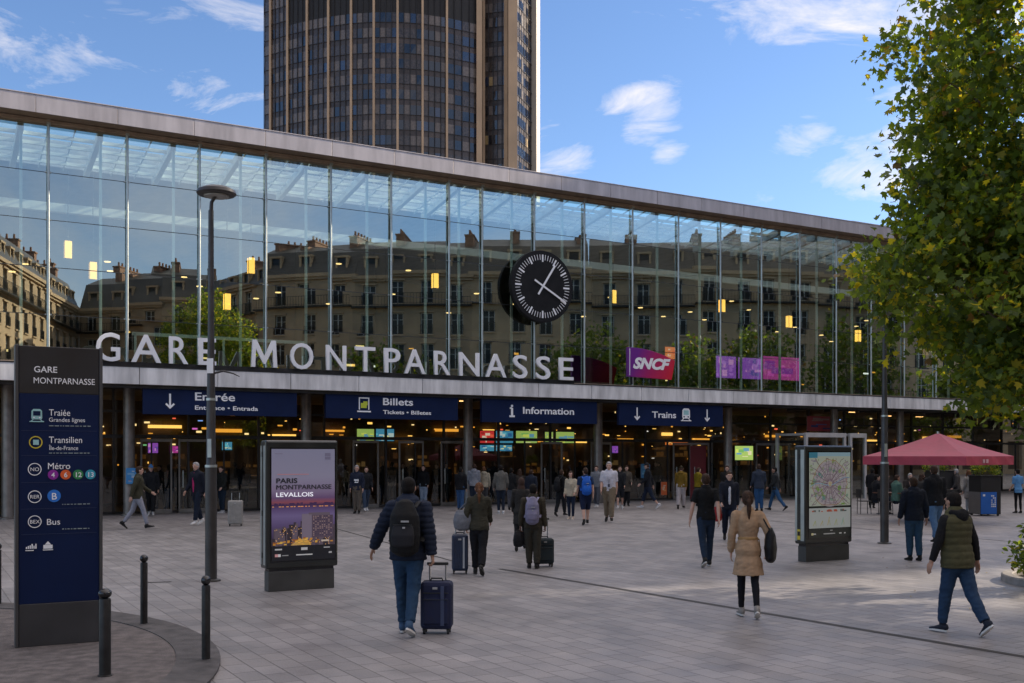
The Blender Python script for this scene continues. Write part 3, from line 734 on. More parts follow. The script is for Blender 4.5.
def haussmann(A, B, label, stone, floors=5, depth=13, gh=4.3, fh=3.15, mans=3.1):
    A = Vector((A.x, A.y, 0)); B = Vector((B.x, B.y, 0)); L = (B-A).length; ang = math.atan2(B.y-A.y, B.x-A.x)
    t = thing('apartment_block', label, 'building', A, ang, 'stone apartment blocks facing the station')
    nb = max(2, int(L/2.75)); bw = L/nb; m = MB(); wh = 2.2
    zt = gh+floors*fh
    def band(z0, z1): m.box(0, L, 0, .5, z0, z1)
    wins = []
    band(0, .5)
    lv = [(.5, gh-.9)]+[(gh+k*fh+.35, gh+k*fh+.35+wh) for k in range(floors)]
    for k, (z0, z1) in enumerate(lv):
        nz = lv[k+1][0] if k+1 < len(lv) else zt
        band(z1, nz)
        hw = .62 if k else 1.0
        for i in range(nb+1):
            x0 = 0 if i == 0 else (i-.5)*bw+hw; x1 = L if i == nb else (i+.5)*bw-hw
            m.box(x0, x1, 0, .5, z0, z1)
    wall = m.build('wall', stone, t)
    m = MB()
    for k in (1, 2, 5):
        z = gh+(k-1)*fh
        if k <= floors: m.box(-.1, L+.1, -.16, -.003, z+.02, z+.2)
    m.box(-.3, L+.3, -.5, .3, zt+.002, zt+.35); m.box(-.2, L+.2, -.3, -.003, zt-.25, zt); m.build('cornice', stone, wall)
    m = MB(); m.box(0, L, .51, depth, 0, zt-.002); m.box(0, L, .4, .505, .1, gh-.5); m.build('core', INTD, t)
    me = window_mesh(wh); cnt = 0
    for k, (z0, z1) in enumerate(lv[1:]):
        for i in range(nb):
            if cnt >= 98: break
            w_ = bpy.data.objects.new('window', me); COL.objects.link(w_); w_.parent = t; w_.location = ((i+.5)*bw, 0, z0); cnt += 1
    for k in (2, 5):
        if k > floors: continue
        z = gh+(k-1)*fh+.2; m = MB(); m.box(0, L, -.75, -.165, z-.16, z)
        m.box(0, L, -.74, -.70, z+.95, z+1.0); m.box(0, L, -.74, -.70, z+.12, z+.15)
        for i in range(int(L/.32)): m.box(i*.32, i*.32+.03, -.735, -.705, z, z+.95)
        m.build('balcony', IRON, t)
    m = MB(); z0 = zt+.352; z1 = z0+mans
    m.add([(0,0,z0),(L,0,z0),(L,depth,z0),(0,depth,z0),(0,1.3,z1),(L,1.3,z1),(L,depth-1.3,z1),(0,depth-1.3,z1),(0,4.5,z1+1.3),(L,4.5,z1+1.3),(L,depth-4.5,z1+1.3),(0,depth-4.5,z1+1.3)],
          [(0,1,5,4),(1,2,6,5),(2,3,7,6),(3,0,4,7),(4,5,9,8),(5,6,10,9),(6,7,11,10),(7,4,8,11),(8,9,10,11)])
    rf = m.build('roof', ZN, t)
    for i in range(nb):
        x = (i+.5)*bw; d = MB(); d.cur = 0
        d.box(x-.75, x+.75, .35, 2.2, z0+1.9, z0+2.1); d.box(x-.7, x-.48, .42, 2, z0+.3, z0+1.9); d.box(x+.48, x+.7, .42, 2, z0+.3, z0+1.9); d.box(x-.48, x+.48, .42, 2, z0+.1, z0+.4)
        d.cur = 1; d.quad((x-.48, .6, z0+.4), (x+.48, .6, z0+.4), (x+.48, .6, z0+1.9), (x-.48, .6, z0+1.9)); d.build('dormer', [stone, WGL], rf)
    r = random.Random(int(L*10))
    for x in (.6, L*.62):
        c = MB(); c.box(x-.45, x+.45, 2.5, 7.5, z1-.5, z1+1.6); c.box(x-.52, x+.52, 2.4, 7.6, z1+1.6, z1+1.75)
        for i in range(6): c.cyl((x, 3+i*.75, z1+1.75), (x, 3+i*.75, z1+2.3), .14, .11, n=8)
        c.build('chimney', CHM, rf)
    return t
V = mirror_real
b = [V(205, 120), V(262, 110), V(352, 107), V(470, 106), V(590, 106), V(700, 105), V(815, 106), V(935, 109), V(1070, 116)]
names = ['narrow stone apartment block at the left end of the long mirrored row', 'stone apartment block mirrored above the letters M and O of the station name', 'stone apartment block mirrored in the glass left of the clock',
         'stone apartment block mirrored in the glass behind the clock', 'stone apartment block mirrored in the glass above the purple logo sign', 'stone apartment block mirrored in the glass above the pink screens',
         'stone apartment block mirrored near the tree foliage', 'last stone apartment block of the mirrored row, behind the foliage']
for i in range(8):
    haussmann(b[i+1], b[i], names[i], [ST2, ST1][i % 2], floors=[5, 5, 5, 5, 5, 5, 5, 5][i], gh=4.3+[0, .2, 0, .25, -.1, .2, 0, .1][i], mans=[2.4, 2.6, 2.9, 2.6, 2.8, 2.5, 2.7, 2.6][i])
l = [V(-150, 72), V(-30, 90), V(45, 114), V(78, 128)]
for i in range(3):
    haussmann(l[i+1], l[i], ['sunlit cream apartment block mirrored at the left edge of the glass', 'sunlit cream apartment block mirrored behind the sign totem top', 'sunlit cream apartment block mirrored left of the first letter'][i], ST1, floors=5, gh=[4.2, 4.4, 4.2][i])
haussmann(V(150, 124), V(78, 126), 'low stone apartment block mirrored above the letter A of the name', ST2, floors=5, gh=4.0)
haussmann(V(214, 126), V(150, 124), 'low stone apartment block mirrored beside the street lamp pole', ST1, floors=5, gh=4.6)
# tall slabs added off to the right to keep the sun off the plaza
def make_shade_slab(c, sx, sy, h, ang, label):
    t = thing('shade_slab', label, 'building', c, ang); m = MB(); g = MB(); m.box(-sx, sx, -sy, sy, 0, 4); m.box(-sx-.2, sx+.2, -sy-.2, sy+.2, h, h+1)
    z = 4
    while z < h-1: m.box(-sx, sx, -sy, sy, z, z+1.2); g.box(-sx+.2, sx-.2, -sy+.2, sy-.2, z+1.2, min(z+3.4, h)); z += 3.4
    m.build('spandrel', ST2, t); g.build('glazing', WGL, t)
gpt, gpv = Vector((112, 58.4, 0)), Vector((-math.sin(SUN_AZ), math.cos(SUN_AZ), 0))  # gap between the added slabs lets sun reach the plane tree
make_shade_slab(gpt+gpv*22.1, 10, 20, 56, SUN_AZ, 'tall pale slab added beyond the mirrored apartment row to shade the plaza')
make_shade_slab(gpt-gpv*22.1, 10, 20, 55, SUN_AZ, 'tall pale slab added across the gap from its twin to shade the plaza')
make_shade_slab(Vector((130, 128, 0)), 12, 28, 56, SUN_AZ, 'taller pale slab added farther off behind the first slab for shade')

# ------------------------------------------------------------------ foliage
def leaf_mat(name, col, tr):
    m = bpy.data.materials.new(name); m.use_nodes = True; t = NT(m.node_tree); t.n.clear()
    d = t.new('ShaderNodeBsdfPrincipled'); d.inputs['Base Color'].default_value = (*col, 1); d.inputs['Roughness'].default_value = .45; d.inputs['Specular IOR Level'].default_value = .35
    tl = t.new('ShaderNodeBsdfTranslucent'); tl.inputs[0].default_value = (min(1, col[0]*3.3), min(1, col[1]*2.9), col[2]*.9, 1)
    mx = t.new('ShaderNodeMixShader'); mx.inputs[0].default_value = tr; t.link(d.outputs[0], mx.inputs[1]); t.link(tl.outputs[0], mx.inputs[2])
    o = t.new('ShaderNodeOutputMaterial'); t.link(mx.outputs[0], o.inputs[0]); return m
LEAF = [leaf_mat('leaf_mid', (.100, .150, .030), .52), leaf_mat('leaf_dark', (.058, .094, .024), .42), leaf_mat('leaf_yellow', (.27, .25, .03), .58), leaf_mat('leaf_brown', (.13, .08, .03), .4)]
BARK = mat('plane_bark', (.17, .14, .105), .85, var=.35, vscale=4, bump=.6, bscale=14)
SHAPE = np.array([(0, 0), (.26, .10), (.50, .26), (.30, .38), (.42, .72), (.17, .62), (0, 1.0), (-.17, .62), (-.42, .72), (-.30, .38), (-.50, .26), (-.26, .10)])
OVAL = np.array([(0, 0), (.22, .3), (.2, .65), (0, 1), (-.2, .65), (-.22, .3)])
def leaves(pts, size, seed, shape=SHAPE, droop=.5, w=(6.5, 3.5, 1.6, .2)):
    """many single leaves in one mesh"""
    r = np.random.default_rng(seed); n = len(pts); k = len(shape)
    nrm = r.normal(size=(n, 3)); nrm[:, 2] = np.abs(nrm[:, 2])*.7+.35; nrm /= np.linalg.norm(nrm, axis=1)[:, None]
    a = r.normal(size=(n, 3)); a[:, 2] -= droop; a -= nrm*(a*nrm).sum(1)[:, None]; a /= np.linalg.norm(a, axis=1)[:, None]
    b = np.cross(nrm, a); s = size*r.uniform(.55, 1.25, n)
    fold = r.uniform(.05, .45, n)
    x = shape[:, 0][None, :]; y = shape[:, 1][None, :]
    v = pts[:, None, :]+s[:, None, None]*(b[:, None, :]*x[..., None]+a[:, None, :]*y[..., None]+nrm[:, None, :]*(np.abs(x)*fold[:, None]-.25*y*y)[..., None])
    me = bpy.data.meshes.new('leaf'); me.vertices.add(n*k); me.vertices.foreach_set('co', v.reshape(-1).astype('f'))
    me.loops.add(n*k); me.loops.foreach_set('vertex_index', np.arange(n*k, dtype='i'))
    me.polygons.add(n); me.polygons.foreach_set('loop_start', np.arange(0, n*k, k, dtype='i'))
    for m_ in LEAF: me.materials.append(m_)
    me.polygons.foreach_set('material_index', r.choice(4, n, p=np.array(w)/sum(w)).astype('i'))
    me.update(calc_edges=True); return me
def limb(m, p, d, L, r, depth, rnd, tips, fork=3):
    pts = [p]; rad = [r]; q = p.copy()
    for i in range(4):
        d = (d+Vector((rnd.uniform(-.18, .18), rnd.uniform(-.18, .18), rnd.uniform(-.08, .16)))).normalized(); q = q+d*L/4; pts.append(q.copy()); rad.append(r*(1-.45*(i+1)/4))
    m.tube(pts, rad, 7 if r > .05 else 5)
    tips += pts[2:]
    if depth:
        for k in range(fork):
            a = rnd.uniform(0, 6.28); s = Vector((math.cos(a), math.sin(a), rnd.uniform(-.2, .7))); limb(m, pts[rnd.choice([2, 3, 4])], (d*.7+s*.8).normalized(), L*.68, r*.5, depth-1, rnd, tips, fork)
# the big plane tree at the right
rnd = random.Random(21); TB = Vector((9.25, 16.6, 0))
TR = thing('plane_tree', 'big leafy plane tree rooted in the round kerbed planter', 'tree', TB)
m = MB(); m.tube([(0, 0, -.1), (.02, 0, .5), (.0, .05, 1.6), (-.05, .05, 3.0), (-.1, 0, 4.4), (-.1, 0, 6.5), (-.15, 0, 8.5)], [.34, .25, .22, .20, .17, .12, .06], 14); m.build('trunk', BARK, TR, smooth=True)
m = MB(); tips = []
ell = [((-.45, 0, 8.0), (2.75, 2.6, 4.3), 1.0), ((-1.15, -.2, 4.65), (2.55, 2.2, 1.5), .5), ((.8, .2, 4.2), (2.3, 2.2, 1.9), .22), ((-.75, -.3, 3.45), (1.75, 1.4, .8), .25), ((1.6, 0, 7.5), (2.4, 2.3, 3.6), .25), ((-1.1, .1, 6.2), (2.0, 2.0, 1.5), .3)]
cents = []
r = np.random.default_rng(4)
wt = np.array([e[2] for e in ell]); wt /= wt.sum()
while len(cents) < 860:
    e = ell[r.choice(len(ell), p=wt)]; v = r.normal(size=3); v /= np.linalg.norm(v); v *= r.uniform(.35, 1.0)**.55
    c = np.array(e[0])+v*np.array(e[1])
    if not (c[2] > 5.9 and c[0] < -3.05): cents.append(c)
for i in range(95):
    c = Vector(cents[i*6]); z = max(1.9, min(8.2, c.z-.55*math.hypot(c.x, c.y)))
    s = Vector((-.08, .03, z)); mid = s.lerp(c, .5)+Vector((0, 0, .15)); 
    m.tube([s, s.lerp(c, .25)+Vector((rnd.uniform(-.1, .1), rnd.uniform(-.1, .1), .12)), mid, c], [.055, .042, .028, .008], 6)
m.build('branch', BARK, TR, smooth=True)
pts = []
for c in cents:
    k = int(r.uniform(45, 110)); sp = r.uniform(.13, .27); ax = r.normal(size=3); ax[2] -= .4; ax /= np.linalg.norm(ax)
    q = c+r.normal(size=(k, 3))*sp*np.array([1, 1, .75])+ax*r.uniform(-.28, .36, k)[:, None]; pts.append(q)
pts = np.concatenate(pts)
me = leaves(pts, .138, 5); o = bpy.data.objects.new('crown', me); COL.objects.link(o); o.parent = TR
# stone-edged pit with shrubs at its foot
PITM = mat('concrete_kerb', (.26, .24, .225), .8, var=.2, vscale=5, bump=.3, bscale=50); SOIL = mat('soil', (.05, .038, .028), .95, var=.4, vscale=8, bump=.8, bscale=30)
t = thing('tree_planter', 'round low stone kerbed planter holding leafy shrubs and the plane tree', 'planter', (TB.x, TB.y, 0))
m = MB(); n_ = 48; prof = [(1.38, 0), (1.38, .10), (1.36, .12), (1.22, .12), (1.20, .10), (1.20, .0)]
vs = []; fs = []
for (rr, z) in prof:
    for i in range(n_): a = 2*math.pi*i/n_; vs.append((rr*math.cos(a), rr*math.sin(a), z))
for k in range(5):
    for i in range(n_): fs.append((k*n_+i, k*n_+(i+1) % n_, (k+1)*n_+(i+1) % n_, (k+1)*n_+i))
m.add(vs, fs); m.build('kerb_ring', PITM, t, angle=35)
m = MB(); m.lathe([(1.21, .03), (.9, .07), (.3, .08)], 32); m.build('soil', SOIL, t, smooth=True)
def shrub(name, label, loc, rx, ry, rz, n, size, seed, group=None, w=(6, 4, 1.2, .1), shape=OVAL, cat='shrub'):
    t = thing(name, label, cat, loc, 0, group); r = np.random.default_rng(seed)
    k = max(8, n//45); cs = []
    for i in range(k):
        v = r.normal(size=3); v /= np.linalg.norm(v); v *= r.uniform(.3, 1)**.5; cs.append(v*np.array([rx, ry, rz])+np.array([0, 0, rz]))
    cs = np.array(cs); p = cs[r.choice(k, n)]+r.normal(size=(n, 3))*np.array([rx, ry, rz])*.17; p[:, 2] = np.maximum(p[:, 2], .02)
    o = bpy.data.objects.new('foliage', leaves(p, size, seed, shape, .0, w)); COL.objects.link(o); o.parent = t
    m = MB()
    for c in cs[:min(16, k)]: m.tube([(c[0]*.15, c[1]*.15, -.02), (c[0]*.5, c[1]*.5, c[2]*.5), tuple(c)], [.014, .01, .004], 5)
    m.build('stem', BARK, t); return t
shrub('leafy_shrub', 'bright green leafy shrub overhanging the kerb of the round planter', (8.2, 16.0, .07), .46, .5, .56, 1300, .11, 3)
shrub('leafy_shrub', 'leafy green shrub growing behind the first one in the round planter', (9.55, 16.15, .07), .5, .5, .4, 700, .11, 8)
# trees along the far side of the square (mirrored in the glass) and behind the cafe
def simple_tree(label, loc, h, rad, n, size, seed, group='street trees round the square'):
    t = thing('street_tree', label, 'tree', loc, 0, group); r = np.random.default_rng(seed)
    m = MB(); m.tube([(0, 0, -.1), (0, 0, h*.3), (.1, 0, h*.6), (.05, 0, h*.85)], [.2, .16, .1, .03], 10)
    m.build('trunk', BARK, t, smooth=True)
    cs = []
    for i in range(max(20, n//60)):
        v = r.normal(size=3); v /= np.linalg.norm(v); v *= r.uniform(.2, 1)**.5; cs.append(v*np.array([rad, rad, h*.36])+np.array([0, 0, h*.64]))
    cs = np.array(cs); p = cs[r.choice(len(cs), n)]+r.normal(size=(n, 3))*rad*.16
    o = bpy.data.objects.new('crown', leaves(p, size, seed, SHAPE, w=(2, 8, .25, .2))); COL.objects.link(o); o.parent = t
    m = MB()
    for c in cs[:18]: m.tube([(0, 0, h*.35), tuple(c*np.array([.5, .5, .85])), tuple(c)], [.06, .04, .01], 5)
    m.build('branch', BARK, t); return t
for i, (px, y, h, rd) in enumerate(((236, 95, 12.5, 3.0), (268, 92, 9.6, 2.6), (372, 92, 11.2, 3.4), (415, 93, 10.2, 3), (588, 92, 13.5, 3.8), (628, 93, 11.6, 3.2), (500, 93, 9.5, 3), (690, 92, 12, 3.4), (760, 94, 13.6, 3.8), (850, 92, 14, 4))):
    p = V(px, y)
    simple_tree('street tree mirrored in the glass %s' % ['right of the street lamp pole', 'behind the letter M', 'behind the letters T and P', 'behind the middle A of the name', 'just below and right of the clock', 'left of the purple logo sign',
        'behind the last letters of the name', 'right of the purple logo sign', 'behind the pink screens', 'near the real tree foliage'][i], (p.x, p.y, 0), h, rd, 3600, .36, 40+i)
p = gp(1016, 500); simple_tree('green street tree standing behind the cafe', (p.x+6.5, p.y+8, 0), 7.0, 2.6, 3500, .22, 77)
# ------------------------------------------------------------------ street furniture
GREY = mat('charcoal_paint', (.040, .040, .042), .45, var=.15, vscale=2); GREYL = mat('grey_frame_paint', (.075, .074, .074), .42, .3, var=.12)
KIO = mat('kiosk_black_green', (.018, .021, .019), .32, var=.2, vscale=2, coat=.3); KBASE = mat('kiosk_base_grey', (.055, .055, .052), .5, var=.15)
INK = mat('near_black_ink', (.02, .02, .03), .5)
RIM = mat('screen_black', (.008, .009, .011), .15)
# totem
A = gp(15, 650)
T = thing('information_totem', 'tall dark sign totem listing train, metro and bus services', 'sign', (A.x, A.y, 0.02), R(28))
TH = 3.17; TWD = .86
m = MB(); m.box(.035, TWD-.035, 0, .2, 0, .45); m.build('base', GREY, T, bevel=.006)
m = MB(); m.box(.035, TWD-.035, .002, .198, .45, TH-.5); m.build('blue_panel', NAVY, T, bevel=.004)
m = MB(); m.box(.035, TWD-.035, 0, .2, TH-.5, TH); m.build('header_panel', mat('header_black', (.018, .018, .019), .4), T, bevel=.006)
for x in (0, TWD-.033):
    m = MB(); m.box(x, x+.033, -.012, .212, 0, TH+.01); m.build('side_rail', GREYL, T, bevel=.005)
def TX(px): return (px-16)/87*TWD
def TZ(py): return 2.04+(455-py)/93.2-.02
text('GARE', .066, WHITE, 'lettering', T, (TX(34), -.004, TZ(373.5)), ext=.002, bold=.001); text('MONTPARNASSE', .066, WHITE, 'lettering', T, (TX(34), -.004, TZ(384.5)), ext=.002, fitw=TX(95)-TX(34))
for s, x0, x1, y, h in (('Traiée', 49, 70, 416, .07), ('Grandes lignes', 49, 85, 422, .045), ('Transilien', 49, 82, 443, .07), ('Île-de-France', 49, 78, 450, .045), ('Métro', 48, 70, 469, .07), ('Bus', 47, 60, 524, .065)):
    text(s, h, WHITE, 'lettering', T, (TX(x0), -.002, TZ(y)), ext=.002, fitw=TX(x1)-TX(x0))
def disc(m, x, z, r, y, n=24, inner=None):
    if inner is None: m.prism([(x+r*math.cos(2*math.pi*i/n), z+r*math.sin(2*math.pi*i/n)) for i in range(n)], y, y+.004)
    else:
        vs = [(x+q*math.cos(2*math.pi*i/n), yy, z+q*math.sin(2*math.pi*i/n)) for yy in (y, y+.004) for q in (r, inner) for i in range(n)]
        fs = []
        for i in range(n):
            j = (i+1) % n; fs += [(i, j, n+j, n+i), (2*n+i, 3*n+i, 3*n+j, 2*n+j), (i, 2*n+i, 2*n+j, j), (n+i, n+j, 3*n+j, 3*n+i)]
        m.add(vs, fs)
CM = {k: mat('disc_'+k, c, .45, var=.04) for k, c in (('purple', (.28, .02, .32)), ('orange', (.75, .12, .02)), ('green', (.03, .25, .08)), ('teal', (.03, .35, .48)), ('blue', (.02, .18, .62)), ('yellow', (.7, .55, .05)))}
for s, px, c in (('4', 53, 'purple'), ('6', 65.5, 'orange'), ('12', 78, 'green'), ('13', 90.5, 'teal')):
    m = MB(); disc(m, TX(px), TZ(474.5), .052, -.006); m.build('line_disc', CM[c], T); text(s, .052, WHITE, 'line_number', T, (TX(px), -.009, TZ(477)), ext=.001, bold=.001, align='CENTER')
m = MB(); disc(m, TX(54), TZ(495.5), .066, -.006); m.build('line_disc', CM['blue'], T); text('B', .072, WHITE, 'line_number', T, (TX(54), -.009, TZ(499)), ext=.001, bold=.001, align='CENTER')
m = MB(); disc(m, TX(36), TZ(442.5), .066, -.005, inner=.055); m.build('symbol_ring', CM['yellow'], T)
m = MB(); m.box(TX(36)-.025, TX(36)+.03, -.005, -.001, TZ(445), TZ(440)); m.build('symbol', TEAL, T)
for py, s in ((469, 'NO'), (496, 'RER'), (520.5, 'BEX')):
    m = MB(); disc(m, TX(35), TZ(py), .066, -.005, inner=.058); m.build('symbol_ring', WHITE, T); text(s, .04, WHITE, 'symbol', T, (TX(35), -.005, TZ(py+1.8)), ext=.001, align='CENTER', fitw=None)
m = MB(); train_icon(m, TX(37), TZ(416), .14, -.007); m.build('symbol', [TEAL, NAVY, WHITE], T)
m = MB()
x = TX(31); z = TZ(547)
for i, h in enumerate((.02, .03, .035, .05, .03, .05)): m.box(x-.045+i*.018, x-.033+i*.018, -.006, -.001, z, z+h)
m.box(x-.05, x+.03, -.006, -.001, z-.022, z-.014)
x = TX(48); m.box(x-.045, x+.045, -.006, -.001, z-.005, z+.035); m.prism([(x-.03, z+.038), (x+.03, z+.038), (x, z+.075)], -.006, -.001); m.box(x-.05, x+.05, -.006, -.001, z-.022, z-.014); m.build('symbol', WHITE, T)
m = MB()
for py in (431, 455.5, 482, 508, 533): m.box(.06, TWD-.06, -.001, .001, TZ(py)-.002, TZ(py)+.002)
m.build('divider', mat('divider_line', (.02, .035, .09), .5), T)
m = MB(); r_ = random.Random(2)
for py in (426.5, 453.5, 504.5, 529):
    x = TX(49 if py < 460 else 62)
    while x < TX(88):
        k = r_.uniform(.01, .045); m.box(x, x+k, -.005, -.001, TZ(py), TZ(py)+.009); x += k+.012
m.build('small_print', mat('small_print_grey', (.30, .36, .36), .5), T)

# kiosks
def kiosk(px, py, wd, h, label, name):
    A = gp(px, py); t = thing(name, label, 'display', (A.x, A.y, 0), FA)
    hb = .30
    m = MB(); m.box(.03, wd-.03, .03, .24, 0, hb); m.build('base', KBASE, t, bevel=.008)
    m = MB(); m.box(.04, wd-.04, .04, .23, hb-.002, hb+.04); m.build('shadow_gap', RIM, t)
    m = MB(); m.box(-.02, wd+.02, 0, .28, hb+.04, h); o = m.build('cabinet', KIO, t, bevel=.03)
    m = MB(); m.box(-.024, -.012, .03, .12, hb+.1, h-.08); m.box(-.024, -.012, .21, .26, hb+.1, h-.08); m.build('edge_strip', STEEL, t, bevel=.004)
    m = MB()
    for z in (hb+.2, h*.5, h-.25): m.box(-.03, -.02, .13, .19, z, z+.08)
    m.build('hinge', DSTEEL, t)
    x0, x1, z0, z1 = .06*wd, .965*wd, hb+.16, h-.13
    m = MB(); m.box(x0-.02, x1+.02, -.006, .0, z0-.02, z1+.02); m.build('screen_rim', RIM, t)
    return t, x0, x1, z0, z1
POST = print_mat('poster_print', .16, .2)
t, x0, x1, z0, z1 = kiosk(267, 592.5, 1.09, 2.26, 'black advertising display with a dusk city poster, beside the lamp pole', 'advertising_display')
W_, H_ = x1-x0, z1-z0; m = MB(); rr = random.Random(4)
PXX = lambda f: x0+W_*f
PZZ = lambda f: z0+H_*f
zb = .13                                          # bottom caption bar
stops = [(1, (.36, .36, .50)), (.75, (.40, .38, .52)), (.63, (.36, .28, .44)), (.56, (.22, .13, .28)), (.52, (.42, .12, .16)), (.495, (.10, .05, .14)), (.47, (.16, .10, .26)), (.40, (.26, .20, .42)), (.3, (.16, .11, .26)), (.13, (.05, .04, .07))]
stops = [(a, tuple(c*.62 for c in q)) for a, q in stops]
def grad(f):
    for (a, ca), (b, cb) in zip(stops[:-1], stops[1:]):
        if b <= f <= a: k = (a-f)/(a-b); return tuple(p*(1-k)+q*k for p, q in zip(ca, cb))
    return stops[-1][1]
for i in range(70):
    f0 = zb+(1-zb)*i/70; f1 = zb+(1-zb)*(i+1)/70; rect(m, x0, x1, PZZ(f0), PZZ(f1), -.009, grad((f0+f1)/2))
for i in range(60):                                # skyline and shore lights
    f = rr.random(); k = rr.uniform(.01, .05); rect(m, PXX(f*.95), PXX(f*.95+k), PZZ(.49), PZZ(.49+rr.uniform(.006, .03)), -.0094-i*2e-5, (.06, .03, .09))
for i in range(40): f = rr.uniform(0, .97); rect(m, PXX(f), PXX(f+rr.uniform(.01, .03)), PZZ(.478), PZZ(.486), -.0108, (.8, .38, .12))
for i in range(150):                               # low roofs in the foreground
    f = rr.random()*.94; g_ = rr.uniform(.15, .36)*(1-.3*abs(f-.5)); k = rr.uniform(.03, .09); c = rr.uniform(.02, .12); rect(m, PXX(f), PXX(min(1, f+k)), PZZ(zb), PZZ(g_), -.011-i*1e-5, (c*1.2, c*.9, c*1.15))
    if rr.random() < .6: q = rr.uniform(0, k); rect(m, PXX(f+q), PXX(min(1, f+q+.012)), PZZ(g_-.02), PZZ(g_-.012), -.0127, (.75, .42, .16))
rect(m, PXX(.47), PXX(.63), PZZ(.18), PZZ(.415), -.0130, (.17, .14, .19)); rect(m, PXX(.63), PXX(.97), PZZ(.20), PZZ(.40), -.0131, (.10, .07, .10)); rect(m, PXX(.58), PXX(.92), PZZ(.40), PZZ(.425), -.0132, (.13, .10, .13))
for i in range(12):
    for j in range(9): rect(m, PXX(.65+j*.035), PXX(.668+j*.035), PZZ(.215+i*.0155), PZZ(.223+i*.0155), -.0134, (.32, .22, .2) if rr.random() < .5 else (.05, .04, .07))
for i in range(12): rect(m, PXX(.48+i*.0125), PXX(.484+i*.0125), PZZ(.19), PZZ(.41), -.0136, (.26, .21, .26))
for i in range(46): f = rr.gauss(.42, .24); f = min(.94, max(.02, f)); g_ = .135+rr.random()*.06*(1-abs(f-.5)); rect(m, PXX(f), PXX(f+.04), PZZ(g_), PZZ(g_+.012), -.0138-i*1e-5, rr.choice([(.6, .28, .04), (.75, .45, .08), (.35, .12, .03)]))
for i in range(7): rect(m, PXX(.3+i*.02), PXX(.62-i*.01), PZZ(.135+i*.008), PZZ(.140+i*.008), -.0145, (.85, .5, .1))
rect(m, x0, x1, z0, PZZ(zb), -.0146, (.012, .013, .017))
for a, b, c, d, col in ((.05, .16, .095, .108, (.5, .5, .5)), (.46, .56, .088, .112, (.5, .5, .5)), (.82, .92, .1, .11, (.4, .4, .4)), (.05, .1, .035, .06, (.6, .3, .3)), (.1, .14, .035, .06, (.6, .6, .6)), (.16, .26, .042, .05, (.3, .3, .3)), (.38, .64, .042, .052, (.55, .55, .55)), (.9, .95, .05, .066, (.4, .4, .4)),
        (.05, .17, .955, .962, (.2, .18, .25)), (.84, .93, .935, .965, (.16, .15, .22)), (.84, .93, .905, .93, (.16, .15, .22)), (.09, .58, .77, .775, (.5, .2, .2)), (.78, .9, .16, .175, (.6, .5, .4))): rect(m, PXX(a), PXX(b), PZZ(c), PZZ(d), -.0150, col)
m.build('poster', POST, t)
text('PARIS', .072, INK, 'lettering', t, (PXX(.07), -.0165, PZZ(.695)), ext=.0005, bold=.003, fitw=W_*.33); text('MONTPARNASSE', .07, INK, 'lettering', t, (PXX(.07)+.005, -.0168, PZZ(.637)+.002), ext=.0005, fitw=W_*.87); text('MONTPARNASSE', .07, INK, 'lettering', t, (PXX(.07), -.0165, PZZ(.637)), ext=.0005, fitw=W_*.87)
text('LEVALLOIS', .066, glow('poster_white', (.75, .75, .8), .4), 'lettering', t, (PXX(.07), -.0165, PZZ(.572)), ext=.0005, bold=.001, fitw=W_*.58)
# map display
t, x0, x1, z0, z1 = kiosk(806, 562.5, 1.22, 2.22, 'black display with a lit city street map, in front of the glass vestibule', 'map_display')
W_, H_ = x1-x0, z1-z0; m = MB(); rr = random.Random(9)
rect(m, x0, x1, z0, z1, -.009, (.012, .016, .014)); zm = .37
rect(m, x0, x1, PZZ(.11), PZZ(.345), -.0094, (.38, .41, .40)); rect(m, x0, x1, PZZ(zm), PZZ(1), -.0094, (.37, .41, .34))
rect(m, x0, PXX(.2), PZZ(.935), PZZ(1), -.0096, (.05, .2, .28)); rect(m, PXX(.2), x1, PZZ(.955), PZZ(1), -.0096, (.25, .38, .45))
for i in range(150):
    a, b = rr.uniform(.02, .9), rr.uniform(zm+.01, .9); rect(m, PXX(a), PXX(a+rr.uniform(.015, .07)), PZZ(b), PZZ(b+rr.uniform(.008, .03)), -.0104-i*1e-6, rr.choice([(.30, .26, .30), (.36, .33, .34), (.28, .25, .24), (.40, .40, .36), (.22, .30, .16), (.24, .22, .27)]))
cx, cz = PXX(.5), PZZ(.63)
def poly(m, pts, y, c): m.col = c; m.add([(p[0], y, p[1]) for p in pts], [tuple(range(len(pts)))])
m.col = (.43, .38, .43); R0 = W_*.40
poly(m, [(cx+R0*1.05*math.cos(a), cz+R0*math.sin(a)) for a in np.linspace(0, 6.283, 48)[:-1]], -.0098, (.34, .31, .33))
for i in range(34):
    a = rr.uniform(0, 6.28); d_ = R0*rr.uniform(.55, 1.2); px_, pz_ = cx+d_*math.cos(a)*1.0, cz+d_*math.sin(a)*1.05; s_ = rr.uniform(.02, .07)
    pts = [(min(x1-.01, max(x0+.01, px_+s_*rr.uniform(.5, 1)*math.cos(k))), min(PZZ(.93), max(PZZ(zm+.01), pz_+s_*rr.uniform(.5, 1)*math.sin(k)))) for k in np.linspace(0, 6.283, 9)[:-1]]
    poly(m, pts, -.0100-i*1e-5, rr.choice([(.16, .30, .07), (.24, .33, .12), (.18, .29, .22), (.12, .24, .22)]))
def line(m, a, b, wd, y, c):
    d_ = Vector((b[0]-a[0], b[1]-a[1])); L_ = d_.length
    if L_ < 1e-5: return
    q = Vector((-d_.y, d_.x))/L_*wd/2; poly(m, [(a[0]-q.x, a[1]-q.y), (b[0]-q.x, b[1]-q.y), (b[0]+q.x, b[1]+q.y), (a[0]+q.x, a[1]+q.y)], y, c)
